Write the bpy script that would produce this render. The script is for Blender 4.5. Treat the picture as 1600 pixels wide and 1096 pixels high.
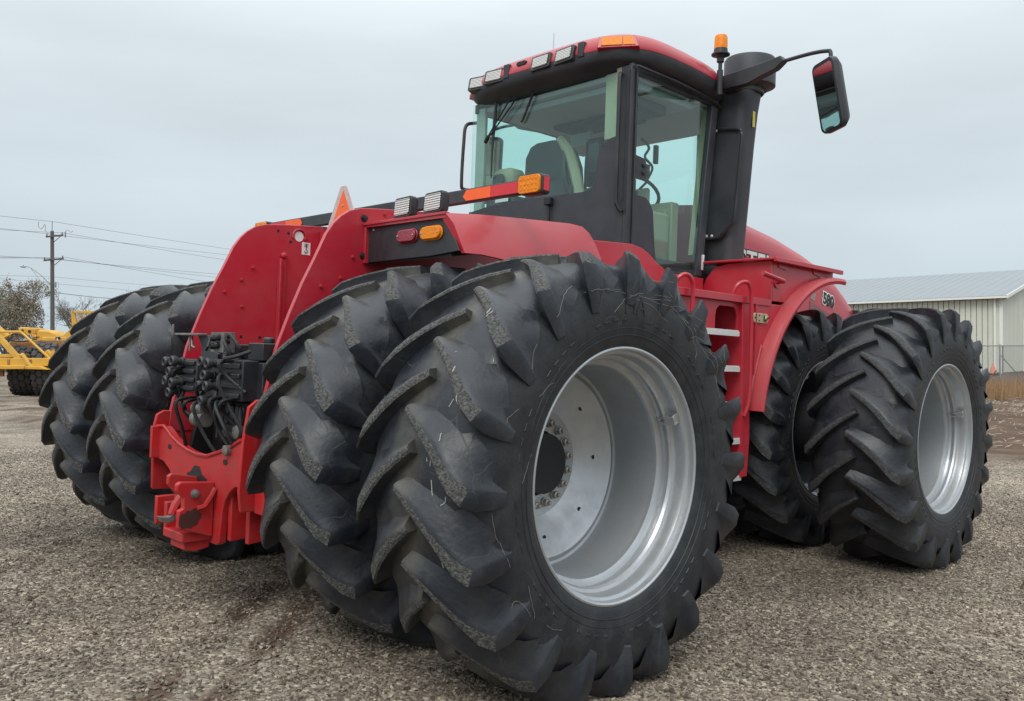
import bpy, bmesh, math, random
from mathutils import Vector, Matrix, Euler, noise
random.seed(7)
R = math.radians
for o in list(bpy.data.objects): bpy.data.objects.remove(o, do_unlink=True)
S = bpy.context.scene
COL = S.collection

# ------------------------------------------------------------------ camera
# the tractor stands on a slightly sloping yard: T turns its own frame into the level world
T = Vector((-.022, -.032, 1)).normalized().rotation_difference(Vector((0, 0, 1))).to_matrix().to_4x4()
yaw, pitch, roll = -.7960, .0078, .0347
fw = Vector((math.sin(yaw)*math.cos(pitch), math.cos(yaw)*math.cos(pitch), math.sin(pitch)))
rt = Vector((math.cos(yaw), -math.sin(yaw), 0)); up = rt.cross(fw)
r2 = rt*math.cos(roll)+up*math.sin(roll); u2 = -rt*math.sin(roll)+up*math.cos(roll)
cd = bpy.data.cameras.new('camera'); cam = bpy.data.objects.new('camera', cd); COL.objects.link(cam)
M = Matrix((( r2.x, u2.x, -fw.x, 4.9418), (r2.y, u2.y, -fw.y, -3.1372), (r2.z, u2.z, -fw.z, 1.4993), (0, 0, 0, 1)))
cam.matrix_world = T @ M
cd.sensor_width = 36; cd.lens = 1358.7/1600*36; cd.clip_end = 3000; cd.clip_start = .05
S.camera = cam
CAM = cam.matrix_world.translation.copy()

# ------------------------------------------------------------------ world: overcast daylight
W = bpy.data.worlds.new('World'); S.world = W; W.use_nodes = True
nt = W.node_tree; nt.nodes.clear()
N = nt.nodes.new; LK = nt.links.new
SUN_EL, SUN_AZ = R(50), R(150)
sky = N('ShaderNodeTexSky'); sky.sky_type = 'NISHITA'; sky.sun_disc = False
sky.sun_elevation = SUN_EL; sky.sun_rotation = SUN_AZ; sky.dust_density = 4; sky.air_density = 1.5
bg1 = N('ShaderNodeBackground'); bg1.inputs[1].default_value = .05; LK(sky.outputs[0], bg1.inputs[0])
tc = N('ShaderNodeTexCoord'); sp = N('ShaderNodeSeparateXYZ'); LK(tc.outputs['Generated'], sp.inputs[0])
cr = N('ShaderNodeValToRGB'); LK(sp.outputs[2], cr.inputs[0])
e = cr.color_ramp.elements; e[0].position = 0; e[0].color = (.54, .64, .71, 1); e[1].position = 1; e[1].color = (2.0, 2.12, 2.2, 1)   # overcast: brightest overhead
a = e.new(.12); a.color = (.63, .72, .778, 1); a = e.new(.32); a.color = (.735, .82, .872, 1); a = e.new(.60); a.color = (1.28, 1.39, 1.46, 1)
mp = N('ShaderNodeMapping'); mp.inputs['Scale'].default_value = (1.2, 1.2, 5); LK(tc.outputs['Generated'], mp.inputs[0])
nz = N('ShaderNodeTexNoise'); nz.inputs['Scale'].default_value = 1.6; nz.inputs['Detail'].default_value = 5; LK(mp.outputs[0], nz.inputs[0])
mr = N('ShaderNodeMapRange'); mr.inputs[1].default_value = .3; mr.inputs[2].default_value = .7; mr.inputs[3].default_value = .90; mr.inputs[4].default_value = 1.06
LK(nz.outputs[0], mr.inputs[0])
mx = N('ShaderNodeVectorMath'); mx.operation = 'SCALE'; LK(cr.outputs[0], mx.inputs[0]); LK(mr.outputs[0], mx.inputs['Scale'])
bg2 = N('ShaderNodeBackground'); bg2.inputs[1].default_value = .95; LK(mx.outputs[0], bg2.inputs[0])
ms = N('ShaderNodeMixShader'); ms.inputs[0].default_value = .96; LK(bg1.outputs[0], ms.inputs[1]); LK(bg2.outputs[0], ms.inputs[2])
wo = N('ShaderNodeOutputWorld'); LK(ms.outputs[0], wo.inputs[0])

sd = bpy.data.lights.new('sun', 'SUN'); sd.energy = 1.3; sd.angle = R(25); sd.color = (1, .97, .92)
so = bpy.data.objects.new('sun', sd); COL.objects.link(so)
so.rotation_euler = (R(90)-SUN_EL, 0, R(180)-SUN_AZ+R(180))
so.rotation_euler = Vector((-math.sin(SUN_AZ)*math.cos(SUN_EL), -math.cos(SUN_AZ)*math.cos(SUN_EL), -math.sin(SUN_EL))).to_track_quat('-Z', 'Y').to_euler()
S.view_settings.view_transform = 'Standard'; S.view_settings.look = 'None'
S.view_settings.exposure = .12; S.view_settings.gamma = 1; S.view_settings.use_curve_mapping = False

# ------------------------------------------------------------------ materials
def nodes(name):
    m = bpy.data.materials.new(name); m.use_nodes = True
    t = m.node_tree; b = t.nodes['Principled BSDF']; return m, t, b
def mat(name, col, rough=.5, metal=0, var=.12, nscale=6, bump=0, bscale=60, dust=None, damt=.5, dscale=3, coat=0, spec=.5, up=0, fine=0, mud=None):
    """principled with noise variation, optional dust layer (patchy, thicker where things lie flat; on red it also paints in sky sheen) and fine relief"""
    m, t, b = nodes(name); n = t.nodes.new; l = t.links.new
    tc = n('ShaderNodeTexCoord')
    nz = n('ShaderNodeTexNoise'); nz.inputs['Scale'].default_value = nscale; nz.inputs['Detail'].default_value = 6; l(tc.outputs['Object'], nz.inputs[0])
    c1 = n('ShaderNodeMix'); c1.data_type = 'RGBA'
    c1.inputs[6].default_value = (*[x*(1-var) for x in col], 1); c1.inputs[7].default_value = (*[min(1, x*(1+var)) for x in col], 1)
    l(nz.outputs[0], c1.inputs[0]); out = c1.outputs[2]
    b.inputs['Roughness'].default_value = rough
    if dust:
        n2 = n('ShaderNodeTexNoise'); n2.inputs['Scale'].default_value = dscale; n2.inputs['Detail'].default_value = 9; n2.inputs['Roughness'].default_value = .65; l(tc.outputs['Object'], n2.inputs[0])
        r2 = n('ShaderNodeMapRange'); r2.inputs[1].default_value = .42; r2.inputs[2].default_value = .72; r2.inputs[3].default_value = 0; r2.inputs[4].default_value = damt; l(n2.outputs[0], r2.inputs[0])
        fac = r2.outputs[0]
        if up:
            g = n('ShaderNodeNewGeometry'); s = n('ShaderNodeSeparateXYZ'); l(g.outputs['Normal'], s.inputs[0])
            ma = n('ShaderNodeMath'); ma.operation = 'MULTIPLY_ADD'; ma.use_clamp = True; l(s.outputs[2], ma.inputs[0]); ma.inputs[1].default_value = up; l(r2.outputs[0], ma.inputs[2]); fac = ma.outputs[0]
        if fine:                                   # thin dry scuffs and scratches, running every way
            mp = n('ShaderNodeMapping'); mp.inputs['Scale'].default_value = (1, 1, 1); l(tc.outputs['Object'], mp.inputs[0])
            nw = n('ShaderNodeTexNoise'); nw.inputs['Scale'].default_value = 3.5; nw.inputs['Detail'].default_value = 2; l(tc.outputs['Object'], nw.inputs[0])
            ad = n('ShaderNodeMix'); ad.data_type = 'VECTOR'; ad.inputs[0].default_value = .18; l(tc.outputs['Object'], ad.inputs[4]); l(nw.outputs['Color'], ad.inputs[5])
            vv = n('ShaderNodeTexVoronoi'); vv.feature = 'DISTANCE_TO_EDGE'; vv.inputs['Scale'].default_value = 4.5; l(ad.outputs[1], vv.inputs['Vector'])
            vr = n('ShaderNodeMapRange'); vr.inputs[1].default_value = .003; vr.inputs[2].default_value = .010; vr.inputs[3].default_value = fine; vr.inputs[4].default_value = 0; l(vv.outputs['Distance'], vr.inputs[0])
            nb = n('ShaderNodeTexNoise'); nb.inputs['Scale'].default_value = 6; l(tc.outputs['Object'], nb.inputs[0])
            br = n('ShaderNodeMapRange'); br.inputs[1].default_value = .52; br.inputs[2].default_value = .62; l(nb.outputs[0], br.inputs[0])
            mm = n('ShaderNodeMath'); mm.operation = 'MULTIPLY'; l(vr.outputs[0], mm.inputs[0]); l(br.outputs[0], mm.inputs[1])
            mxx = n('ShaderNodeMath'); mxx.operation = 'MAXIMUM'; l(fac, mxx.inputs[0]); l(mm.outputs[0], mxx.inputs[1]); fac = mxx.outputs[0]
        c2 = n('ShaderNodeMix'); c2.data_type = 'RGBA'; l(fac, c2.inputs[0]); l(out, c2.inputs[6]); c2.inputs[7].default_value = (*dust, 1); out = c2.outputs[2]
        rr = n('ShaderNodeMapRange'); rr.inputs[3].default_value = rough; rr.inputs[4].default_value = .9; l(fac, rr.inputs[0]); l(rr.outputs[0], b.inputs['Roughness'])
    if mud:                                        # dried mud packed along the middle of the tread
        sx = n('ShaderNodeSeparateXYZ'); l(tc.outputs['Object'], sx.inputs[0])
        ax_ = n('ShaderNodeMath'); ax_.operation = 'ABSOLUTE'; l(sx.outputs[0], ax_.inputs[0])
        mr_ = n('ShaderNodeMapRange'); mr_.inputs[1].default_value = 0; mr_.inputs[2].default_value = .22; mr_.inputs[3].default_value = .62; mr_.inputs[4].default_value = -.12; l(ax_.outputs[0], mr_.inputs[0])
        nm = n('ShaderNodeTexNoise'); nm.inputs['Scale'].default_value = 9; nm.inputs['Detail'].default_value = 10; nm.inputs['Roughness'].default_value = .7; l(tc.outputs['Object'], nm.inputs[0])
        sm_ = n('ShaderNodeMath'); sm_.operation = 'ADD'; l(mr_.outputs[0], sm_.inputs[0]); l(nm.outputs[0], sm_.inputs[1])
        fm = n('ShaderNodeMapRange'); fm.inputs[1].default_value = .74; fm.inputs[2].default_value = 1.2; fm.inputs[4].default_value = .75; l(sm_.outputs[0], fm.inputs[0])
        c3 = n('ShaderNodeMix'); c3.data_type = 'RGBA'; l(fm.outputs[0], c3.inputs[0]); l(out, c3.inputs[6]); c3.inputs[7].default_value = (*mud, 1); out = c3.outputs[2]
    l(out, b.inputs['Base Color'])
    b.inputs['Metallic'].default_value = metal; b.inputs['Specular IOR Level'].default_value = spec
    if coat: b.inputs['Coat Weight'].default_value = coat; b.inputs['Coat Roughness'].default_value = .12
    if bump:
        n3 = n('ShaderNodeTexNoise'); n3.inputs['Scale'].default_value = bscale; n3.inputs['Detail'].default_value = 4; l(tc.outputs['Object'], n3.inputs[0])
        bp = n('ShaderNodeBump'); bp.inputs['Strength'].default_value = bump; bp.inputs['Distance'].default_value = .01; l(n3.outputs[0], bp.inputs['Height']); l(bp.outputs[0], b.inputs['Normal'])
    return m
DUST = (.24, .20, .16)
RED = mat('red_paint', (.46, .015, .033), .36, var=.10, nscale=2, dust=(.34, .17, .15), damt=.22, dscale=2.2, coat=.25, bump=.04, bscale=25, up=.32)  # pink dust tint, strengthened on upward faces to paint in the sky's sheen
REDH = mat('red_primer_paint', (.47, .016, .019), .42, var=.2, nscale=6, dust=(.20, .06, .05), damt=.55, dscale=9, bump=.05, bscale=30)
BLACK = mat('black_paint', (.018, .020, .024), .42, var=.2, dust=(.11, .11, .11), damt=.25, dscale=4, bump=.05, bscale=120)
PLAST = mat('black_plastic', (.030, .033, .040), .52, var=.15, dust=(.13, .13, .14), damt=.25, dscale=3, bump=.12, bscale=250)
DARK = mat('dark_grease', (.012, .012, .014), .6, var=.3, bump=.2, bscale=40)
RUB = mat('tyre_rubber', (.0125, .0150, .0215), .40, var=.35, nscale=7, dust=(.075, .076, .078), damt=.38, dscale=5, bump=.25, bscale=40, fine=.55, mud=(.11, .10, .08))
RUBF = mat('tyre_rubber_clean', (.0115, .0135, .0190), .40, var=.3, nscale=7, dust=(.085, .083, .078), damt=.4, dscale=5, bump=.25, bscale=40, fine=.5)
RUBT = mat('tyre_lug_top', (.034, .034, .035), .88, var=.5, nscale=80, dust=(.20, .19, .17), damt=.75, dscale=75, bump=1.0, bscale=110)
RUBTF = mat('tyre_lug_top_clean', (.028, .029, .031), .8, var=.4, nscale=60, dust=(.12, .115, .105), damt=.6, dscale=40, bump=.8, bscale=110)
RUBS = mat('tyre_sidewall', (.0115, .0135, .0180), .46, var=.3, nscale=5, dust=(.070, .070, .068), damt=.38, dscale=9, bump=.15, bscale=60, fine=.6)
RIM = mat('silver_rim_paint', (.50, .52, .54), .36, .75, var=.10, nscale=4, dust=(.34, .34, .33), damt=.5, dscale=5, bump=.05, bscale=60)
DRUM = mat('grey_rim_drum', (.36, .375, .39), .5, .55, var=.10, nscale=3, dust=(.30, .30, .29), damt=.5, dscale=6, bump=.04, bscale=40)
STEEL = mat('galvanised_steel', (.55, .55, .54), .38, .85, var=.2, nscale=20, dust=DUST, damt=.3)
WORN = mat('worn_grey_steel', (.26, .255, .24), .5, .7, var=.35, nscale=30, dust=(.10, .085, .07), damt=.6, dscale=25)
ZINC = mat('bright_step_metal', (.72, .72, .70), .45, .35, var=.12, nscale=30)
NUT = mat('wheel_nut_steel', (.42, .40, .36), .45, .7, var=.25, nscale=40, dust=DUST, damt=.4)
BRASS = mat('latch_zinc_yellow', (.55, .47, .30), .42, .5, var=.2, nscale=30)
AMBER = mat('amber_lens', (.80, .235, .008), .4, var=.2, nscale=40, spec=.3, bump=.35, bscale=60)
REDL = mat('red_lens', (.26, .012, .03), .22, var=.15, nscale=30, coat=.4, bump=.3, bscale=60)
ORANGE = mat('orange_reflector', (.90, .13, .02), .5, var=.08, nscale=20, bump=.08, bscale=200)
REDREF = mat('red_reflector', (.62, .03, .04), .45, var=.15, nscale=20)
SILREF = mat('silver_red_reflector', (.55, .42, .42), .4, var=.35, nscale=40)
BEIGE = mat('beige_trim', (.40, .36, .25), .7, var=.1)
FABRIC = mat('dark_seat_fabric', (.05, .055, .06), .85, var=.2, bump=.3, bscale=150)
GREYT = mat('grey_headliner', (.34, .37, .38), .85, var=.1, bump=.1, bscale=200)
WHITE = mat('white_decal', (.78, .78, .76), .45, var=.05)
INK = mat('black_decal', (.015, .015, .017), .4, var=.1)
GREYD = mat('grey_stripe_decal', (.22, .09, .10), .4, var=.1)

def lens_mat():
    m, t, b = nodes('lamp_lens'); n = t.nodes.new; l = t.links.new
    tc = n('ShaderNodeTexCoord'); s = n('ShaderNodeSeparateXYZ'); l(tc.outputs['Object'], s.inputs[0])
    ma = n('ShaderNodeMath'); ma.operation = 'MULTIPLY'; l(s.outputs[2], ma.inputs[0]); ma.inputs[1].default_value = 480
    si = n('ShaderNodeMath'); si.operation = 'SINE'; l(ma.outputs[0], si.inputs[0])
    bp = n('ShaderNodeBump'); bp.inputs['Strength'].default_value = .7; bp.inputs['Distance'].default_value = .004; l(si.outputs[0], bp.inputs['Height']); l(bp.outputs[0], b.inputs['Normal'])
    b.inputs['Base Color'].default_value = (.62, .62, .58, 1); b.inputs['Roughness'].default_value = .22; b.inputs['Metallic'].default_value = .35
    return m
LENS = lens_mat()
def glass_mat(name, tint, refl=.035):
    m = bpy.data.materials.new(name); m.use_nodes = True; t = m.node_tree; t.nodes.clear(); n = t.nodes.new; l = t.links.new
    tr = n('ShaderNodeBsdfTransparent'); tr.inputs[0].default_value = (*tint, 1)
    gl = n('ShaderNodeBsdfGlossy'); gl.inputs['Roughness'].default_value = .02; gl.inputs[0].default_value = (1, 1, 1, 1)
    g = n('ShaderNodeNewGeometry'); dt = n('ShaderNodeVectorMath'); dt.operation = 'DOT_PRODUCT'; l(g.outputs['Normal'], dt.inputs[0]); l(g.outputs['Incoming'], dt.inputs[1])
    ab = n('ShaderNodeMath'); ab.operation = 'ABSOLUTE'; l(dt.outputs['Value'], ab.inputs[0])
    om = n('ShaderNodeMath'); om.operation = 'SUBTRACT'; om.use_clamp = True; om.inputs[0].default_value = 1; l(ab.outputs[0], om.inputs[1])
    pw = n('ShaderNodeMath'); pw.operation = 'POWER'; l(om.outputs[0], pw.inputs[0]); pw.inputs[1].default_value = 5
    ad = n('ShaderNodeMath'); ad.operation = 'MULTIPLY_ADD'; l(pw.outputs[0], ad.inputs[0]); ad.inputs[1].default_value = .6; ad.inputs[2].default_value = refl
    mx = n('ShaderNodeMixShader'); l(ad.outputs[0], mx.inputs[0]); l(tr.outputs[0], mx.inputs[1]); l(gl.outputs[0], mx.inputs[2])
    o = n('ShaderNodeOutputMaterial'); l(mx.outputs[0], o.inputs[0]); return m
GLASS = glass_mat('tinted_cab_glass', (.86, .99, .965), .045)
m_, t_, b_ = nodes('mirror_glass'); b_.inputs['Metallic'].default_value = 1; b_.inputs['Roughness'].default_value = .03; b_.inputs['Base Color'].default_value = (.55, .57, .58, 1); MIRROR = m_

# ------------------------------------------------------------------ mesh helpers
class MB:
    def __init__(s): s.v = []; s.f = []; s.m = []
    def add(s, vs, fs, mi=0):
        o = len(s.v); s.v += [tuple(v) for v in vs]; s.f += [tuple(i+o for i in f) for f in fs]; s.m += [mi]*len(fs); return s
    def box(s, c, d, mi=0, rot=None):
        x, y, z = [k/2 for k in d]
        vs = [Vector((i, j, k)) for i in (-x, x) for j in (-y, y) for k in (-z, z)]
        if rot is not None: vs = [rot @ v for v in vs]
        vs = [v+Vector(c) for v in vs]
        return s.add(vs, [(0, 1, 3, 2), (4, 6, 7, 5), (0, 4, 5, 1), (2, 3, 7, 6), (0, 2, 6, 4), (1, 5, 7, 3)], mi)
    def b2(s, x0, x1, y0, y1, z0, z1, mi=0): return s.box(((x0+x1)/2, (y0+y1)/2, (z0+z1)/2), (abs(x1-x0), abs(y1-y0), abs(z1-z0)), mi)
    def prism(s, poly, ax, a, b, mi=0):
        """poly in the plane across axis ax (x:(y,z) y:(x,z) z:(x,y)), extruded a..b"""
        n = len(poly)
        def P(p, k): return (k, p[0], p[1]) if ax == 'x' else (p[0], k, p[1]) if ax == 'y' else (p[0], p[1], k)
        vs = [P(p, a) for p in poly]+[P(p, b) for p in poly]
        return s.add(vs, [tuple(range(n-1, -1, -1)), tuple(range(n, 2*n))]+[(i, (i+1) % n, n+(i+1) % n, n+i) for i in range(n)], mi)
    def tube(s, pts, r, n=8, mi=0, close=False):
        pts = [Vector(p) for p in pts]; k = len(pts); rs = r if isinstance(r, (list, tuple)) else [r]*k
        prev = None; vs = []
        for i, p in enumerate(pts):
            d = ((pts[(i+1) % k] if close or i < k-1 else p)-(pts[i-1] if close or i > 0 else p)).normalized()
            if prev is None: u = d.orthogonal().normalized()
            else: u = (prev-d*prev.dot(d)); u = u.normalized() if u.length > 1e-6 else d.orthogonal().normalized()
            prev = u; w = d.cross(u)
            vs += [p+(u*math.cos(2*math.pi*j/n)+w*math.sin(2*math.pi*j/n))*rs[i] for j in range(n)]
        fs = [(i*n+j, i*n+(j+1) % n, ((i+1) % k)*n+(j+1) % n, ((i+1) % k)*n+j) for i in range(k if close else k-1) for j in range(n)]
        if not close: fs += [tuple(range(n-1, -1, -1)), tuple((k-1)*n+j for j in range(n))]
        return s.add(vs, fs, mi)
    def lathe(s, prof, ax, c, n=24, mi=0, cap=True):
        """prof: (radius, height along axis ax) list; mi may be a list per segment"""
        c = Vector(c); vs = []
        for r, h in prof:
            for j in range(n):
                a = 2*math.pi*j/n; p, q = r*math.cos(a), r*math.sin(a)
                vs.append(c+Vector((h, p, q) if ax == 'x' else (q, h, p) if ax == 'y' else (p, q, h)))
        k = len(prof)
        for i in range(k-1):
            s_ = mi[i] if isinstance(mi, list) else mi
            s.add(vs[i*n:(i+2)*n], [(j, (j+1) % n, n+(j+1) % n, n+j) for j in range(n)], s_)
        m0 = mi[0] if isinstance(mi, list) else mi; m1 = mi[-1] if isinstance(mi, list) else mi
        if cap: s.add(vs[:n], [tuple(range(n-1, -1, -1))], m0); s.add(vs[-n:], [tuple(range(n))], m1)
        return s
    def loft(s, rings, mi=0, cap=(True, True), closed=True):
        n = len(rings[0]); vs = [p for r in rings for p in r]
        fs = [(i*n+j, i*n+(j+1) % n, (i+1)*n+(j+1) % n, (i+1)*n+j) for i in range(len(rings)-1) for j in range(n if closed else n-1)]
        if cap[0]: fs.append(tuple(range(n-1, -1, -1)))
        if cap[1]: fs.append(tuple((len(rings)-1)*n+j for j in range(n)))
        return s.add(vs, fs, mi)
    def mirrored(s):
        r = MB(); r.v = [(-x, y, z) for x, y, z in s.v]; r.f = [tuple(reversed(f)) for f in s.f]; r.m = list(s.m); return r
    def build(s, name, mats, parent=None, bevel=0, smooth=35, segs=2, weld=True):
        me = bpy.data.meshes.new(name); me.from_pydata(s.v, [], s.f)
        mats = mats if isinstance(mats, (list, tuple)) else [mats]
        for m in mats: me.materials.append(m)
        me.polygons.foreach_set('material_index', s.m)
        bm = bmesh.new(); bm.from_mesh(me)
        if weld: bmesh.ops.remove_doubles(bm, verts=bm.verts, dist=1e-5)
        bmesh.ops.recalc_face_normals(bm, faces=bm.faces)
        bm.to_mesh(me); bm.free()
        me.polygons.foreach_set('use_smooth', [True]*len(me.polygons)); me.set_sharp_from_angle(angle=R(smooth)); me.update()
        o = bpy.data.objects.new(name, me); COL.objects.link(o)
        if parent: o.parent = parent
        if bevel:
            b = o.modifiers.new('bevel', 'BEVEL'); b.width = bevel; b.segments = segs; b.limit_method = 'ANGLE'; b.angle_limit = R(40); b.harden_normals = False
        return o
def inst(src, parent, loc=None, rot=None, name=None):
    c = src.copy(); COL.objects.link(c); c.parent = parent
    if name: c.name = name
    if loc is not None: c.location = loc
    if rot is not None: c.rotation_euler = rot
    return c
def empty(name, parent=None, loc=(0, 0, 0)):
    o = bpy.data.objects.new(name, None); COL.objects.link(o); o.location = loc; o.empty_display_size = .2
    if parent: o.parent = parent
    return o
def tag(o, label=None, cat=None, group=None, kind=None):
    for k, v in (('label', label), ('category', cat), ('group', group), ('kind', kind)):
        if v: o[k] = v
    return o
def arc(cx, cy, r, a0, a1, n): return [(cx+r*math.cos(R(a0+(a1-a0)*i/n)), cy+r*math.sin(R(a0+(a1-a0)*i/n))) for i in range(n+1)]
def capsule(cx, cy, w, h, n=8):
    r = h/2; d = w/2-r
    return arc(cx+d, cy, r, -90, 90, n)+arc(cx-d, cy, r, 90, 270, n)
def rrect(cx, cy, w, h, r, n=4):
    x, y = w/2-r, h/2-r
    return arc(cx+x, cy-y, r, -90, 0, n)+arc(cx+x, cy+y, r, 0, 90, n)+arc(cx-x, cy+y, r, 90, 180, n)+arc(cx-x, cy-y, r, 180, 270, n)
def text_mb(txt, size, extr=.002, offset=0):
    """lettering as a mesh lying in the local xy plane"""
    cu = bpy.data.curves.new('t', 'FONT'); cu.body = txt; cu.size = size; cu.extrude = extr; cu.offset = offset; cu.resolution_u = 3
    o = bpy.data.objects.new('t', cu); COL.objects.link(o)
    dg = bpy.context.evaluated_depsgraph_get(); me = bpy.data.meshes.new_from_object(o.evaluated_get(dg))
    b = MB(); b.add([v.co.copy() for v in me.vertices], [tuple(p.vertices) for p in me.polygons])
    bpy.data.objects.remove(o); bpy.data.meshes.remove(me); return b

# ------------------------------------------------------------------ ground
NRM = T.to_3x3() @ Vector((0, 0, 1))
def sstep(t): t = max(0, min(1, t)); return t*t*(3-2*t)
def gz(x, y):
    """yard height: sloping pad under the tractor, level land beyond"""
    pl = -(NRM.x*x+NRM.y*y)/NRM.z
    r = math.hypot(x-.5, y-1.5)
    k = 1-sstep((r-7)/11)
    return pl*k + (1-k)*0
TRK = [((1.55, -1.95), (-.1, -.26)), ((1.80, -1.80), (.30, -.25)), ((.3, -3.2), (-2.2, -.8)), ((6.5, -.8), (3.2, 2.6)), ((7.2, -.2), (3.9, 3.2))]
def track(x, y):
    # faint wheel tracks where fines show through the stones
    k = 0
    for (ax, ay), (bx, by) in TRK:
        dx, dy = bx-ax, by-ay; t = max(0, min(1, ((x-ax)*dx+(y-ay)*dy)/(dx*dx+dy*dy))); d = math.hypot(x-ax-dx*t, y-ay-dy*t)
        k = max(k, math.exp(-(d/.13)**2)*(.9+.6*noise.noise((x*3, y*3, 2))))
    return max(0, min(1, k))
def rough(x, y):
    r = math.hypot(x-.5, y-1.5)
    h = noise.noise((x*.45, y*.45, 3))*.018+noise.noise((x*1.6, y*1.6, 9))*.008
    if r > 12: h += (noise.noise((x*.3, y*1.1, 5))*.10+noise.noise((x*1.5, y*1.5, 8))*.05)*sstep((r-12)/5)*sstep((90-r)/40)
    return h-.012-.012*track(x, y)
def ground_mat():
    m, t, b = nodes('gravel_ground'); n = t.nodes.new; l = t.links.new
    g = n('ShaderNodeNewGeometry')
    vo = n('ShaderNodeTexVoronoi'); vo.inputs['Scale'].default_value = 52; l(g.outputs['Position'], vo.inputs['Vector'])
    vs = n('ShaderNodeSeparateColor'); l(vo.outputs['Color'], vs.inputs[0])
    cr = n('ShaderNodeValToRGB'); l(vs.outputs[0], cr.inputs[0]); e = cr.color_ramp.elements
    e[0].color = (.10, .080, .060, 1); e[1].color = (.50, .435, .34, 1); e[1].position = 1
    k = e.new(.45); k.color = (.215, .177, .137, 1); k = e.new(.82); k.color = (.32, .272, .212, 1)
    n1 = n('ShaderNodeTexNoise'); n1.inputs['Scale'].default_value = .55; n1.inputs['Detail'].default_value = 7; n1.inputs['Roughness'].default_value = .62; l(g.outputs['Position'], n1.inputs[0])
    pr = n('ShaderNodeMapRange'); pr.inputs[1].default_value = .35; pr.inputs[2].default_value = .68; pr.inputs[3].default_value = .62; pr.inputs[4].default_value = 1.28; l(n1.outputs[0], pr.inputs[0])
    mu = n('ShaderNodeVectorMath'); mu.operation = 'SCALE'; l(cr.outputs[0], mu.inputs[0]); l(pr.outputs[0], mu.inputs['Scale'])
    # bare earth beyond the gravel
    mp = n('ShaderNodeMapping'); mp.inputs['Scale'].default_value = (.9, 2.6, 1); mp.inputs['Rotation'].default_value = (0, 0, R(-20)); l(g.outputs['Position'], mp.inputs[0])
    n2 = n('ShaderNodeTexNoise'); n2.inputs['Scale'].default_value = 1.1; n2.inputs['Detail'].default_value = 9; n2.inputs['Roughness'].default_value = .7; l(mp.outputs[0], n2.inputs[0])
    c2 = n('ShaderNodeValToRGB'); l(n2.outputs[0], c2.inputs[0]); e = c2.color_ramp.elements
    e[0].position = .3; e[0].color = (.05, .033, .024, 1); e[1].position = .75; e[1].color = (.21, .14, .098, 1); k = e.new(.52); k.color = (.112, .070, .048, 1)
    at = n('ShaderNodeAttribute'); at.attribute_name = 'earth'
    n3 = n('ShaderNodeTexNoise'); n3.inputs['Scale'].default_value = .8; n3.inputs['Detail'].default_value = 8; l(g.outputs['Position'], n3.inputs[0])
    ad = n('ShaderNodeMath'); ad.operation = 'ADD'; l(at.outputs['Fac'], ad.inputs[0]); l(n3.outputs[0], ad.inputs[1])
    r3 = n('ShaderNodeMapRange'); r3.inputs[1].default_value = .88; r3.inputs[2].default_value = 1.12; l(ad.outputs[0], r3.inputs[0])
    mx = n('ShaderNodeMix'); mx.data_type = 'RGBA'; l(r3.outputs[0], mx.inputs[0]); l(mu.outputs[0], mx.inputs[6]); l(c2.outputs[0], mx.inputs[7])
    l(mx.outputs[2], b.inputs['Base Color']); b.inputs['Roughness'].default_value = .9; b.inputs['Specular IOR Level'].default_value = .25
    v2 = n('ShaderNodeTexVoronoi'); v2.inputs['Scale'].default_value = 52; l(g.outputs['Position'], v2.inputs['Vector'])
    n4 = n('ShaderNodeTexNoise'); n4.inputs['Scale'].default_value = 14; n4.inputs['Detail'].default_value = 8; l(g.outputs['Position'], n4.inputs[0])
    sb = n('ShaderNodeMath'); sb.operation = 'SUBTRACT'; l(n4.outputs[0], sb.inputs[0]); l(v2.outputs['Distance'], sb.inputs[1])
    bp = n('ShaderNodeBump'); bp.inputs['Strength'].default_value = 1; bp.inputs['Distance'].default_value = .008; l(sb.outputs[0], bp.inputs['Height']); l(bp.outputs[0], b.inputs['Normal'])
    return m
GROUND = ground_mat()
def earth_amt(x, y):
    # far field right of the photo and the churned yard on the left turn to bare earth
    dx, dy = x-CAM.x, y-CAM.y; d = math.hypot(dx, dy); az = math.degrees(math.atan2(-dx, dy))   # az from +y toward -x
    edge = 15.5+(az-15)*.03
    v = max(0, min(.85, (d-edge)/5+.35))
    rut = .38*math.exp(-((d-12.6)/.55)**2)*(1 if az < 35 else .3)
    if az > 40: v *= .55
    return max(v, rut, .62*track(x, y))
b = MB(); rad = [0]; r = .35
while r < 2600: rad.append(r); r += .12 if r < 8 else max(.35, r*.035)
NA = 220; vs = [(0.5, 1.5, gz(.5, 1.5)-.012)]; ea = [0]
for r in rad[1:]:
    for j in range(NA):
        a = 2*math.pi*j/NA; x, y = .5+r*math.cos(a), 1.5+r*math.sin(a)
        vs.append((x, y, gz(x, y)+rough(x, y))); ea.append(earth_amt(x, y))
fs = [(0, 1+j, 1+(j+1) % NA) for j in range(NA)]
for i in range(len(rad)-2):
    o = 1+i*NA; fs += [(o+j, o+NA+j, o+NA+(j+1) % NA, o+(j+1) % NA) for j in range(NA)]
b.add(vs, fs); ground = b.build('ground', GROUND, smooth=180, weld=False); tag(ground, kind='structure')
at = ground.data.attributes.new('earth', 'FLOAT', 'POINT'); at.data.foreach_set('value', ea)

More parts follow.
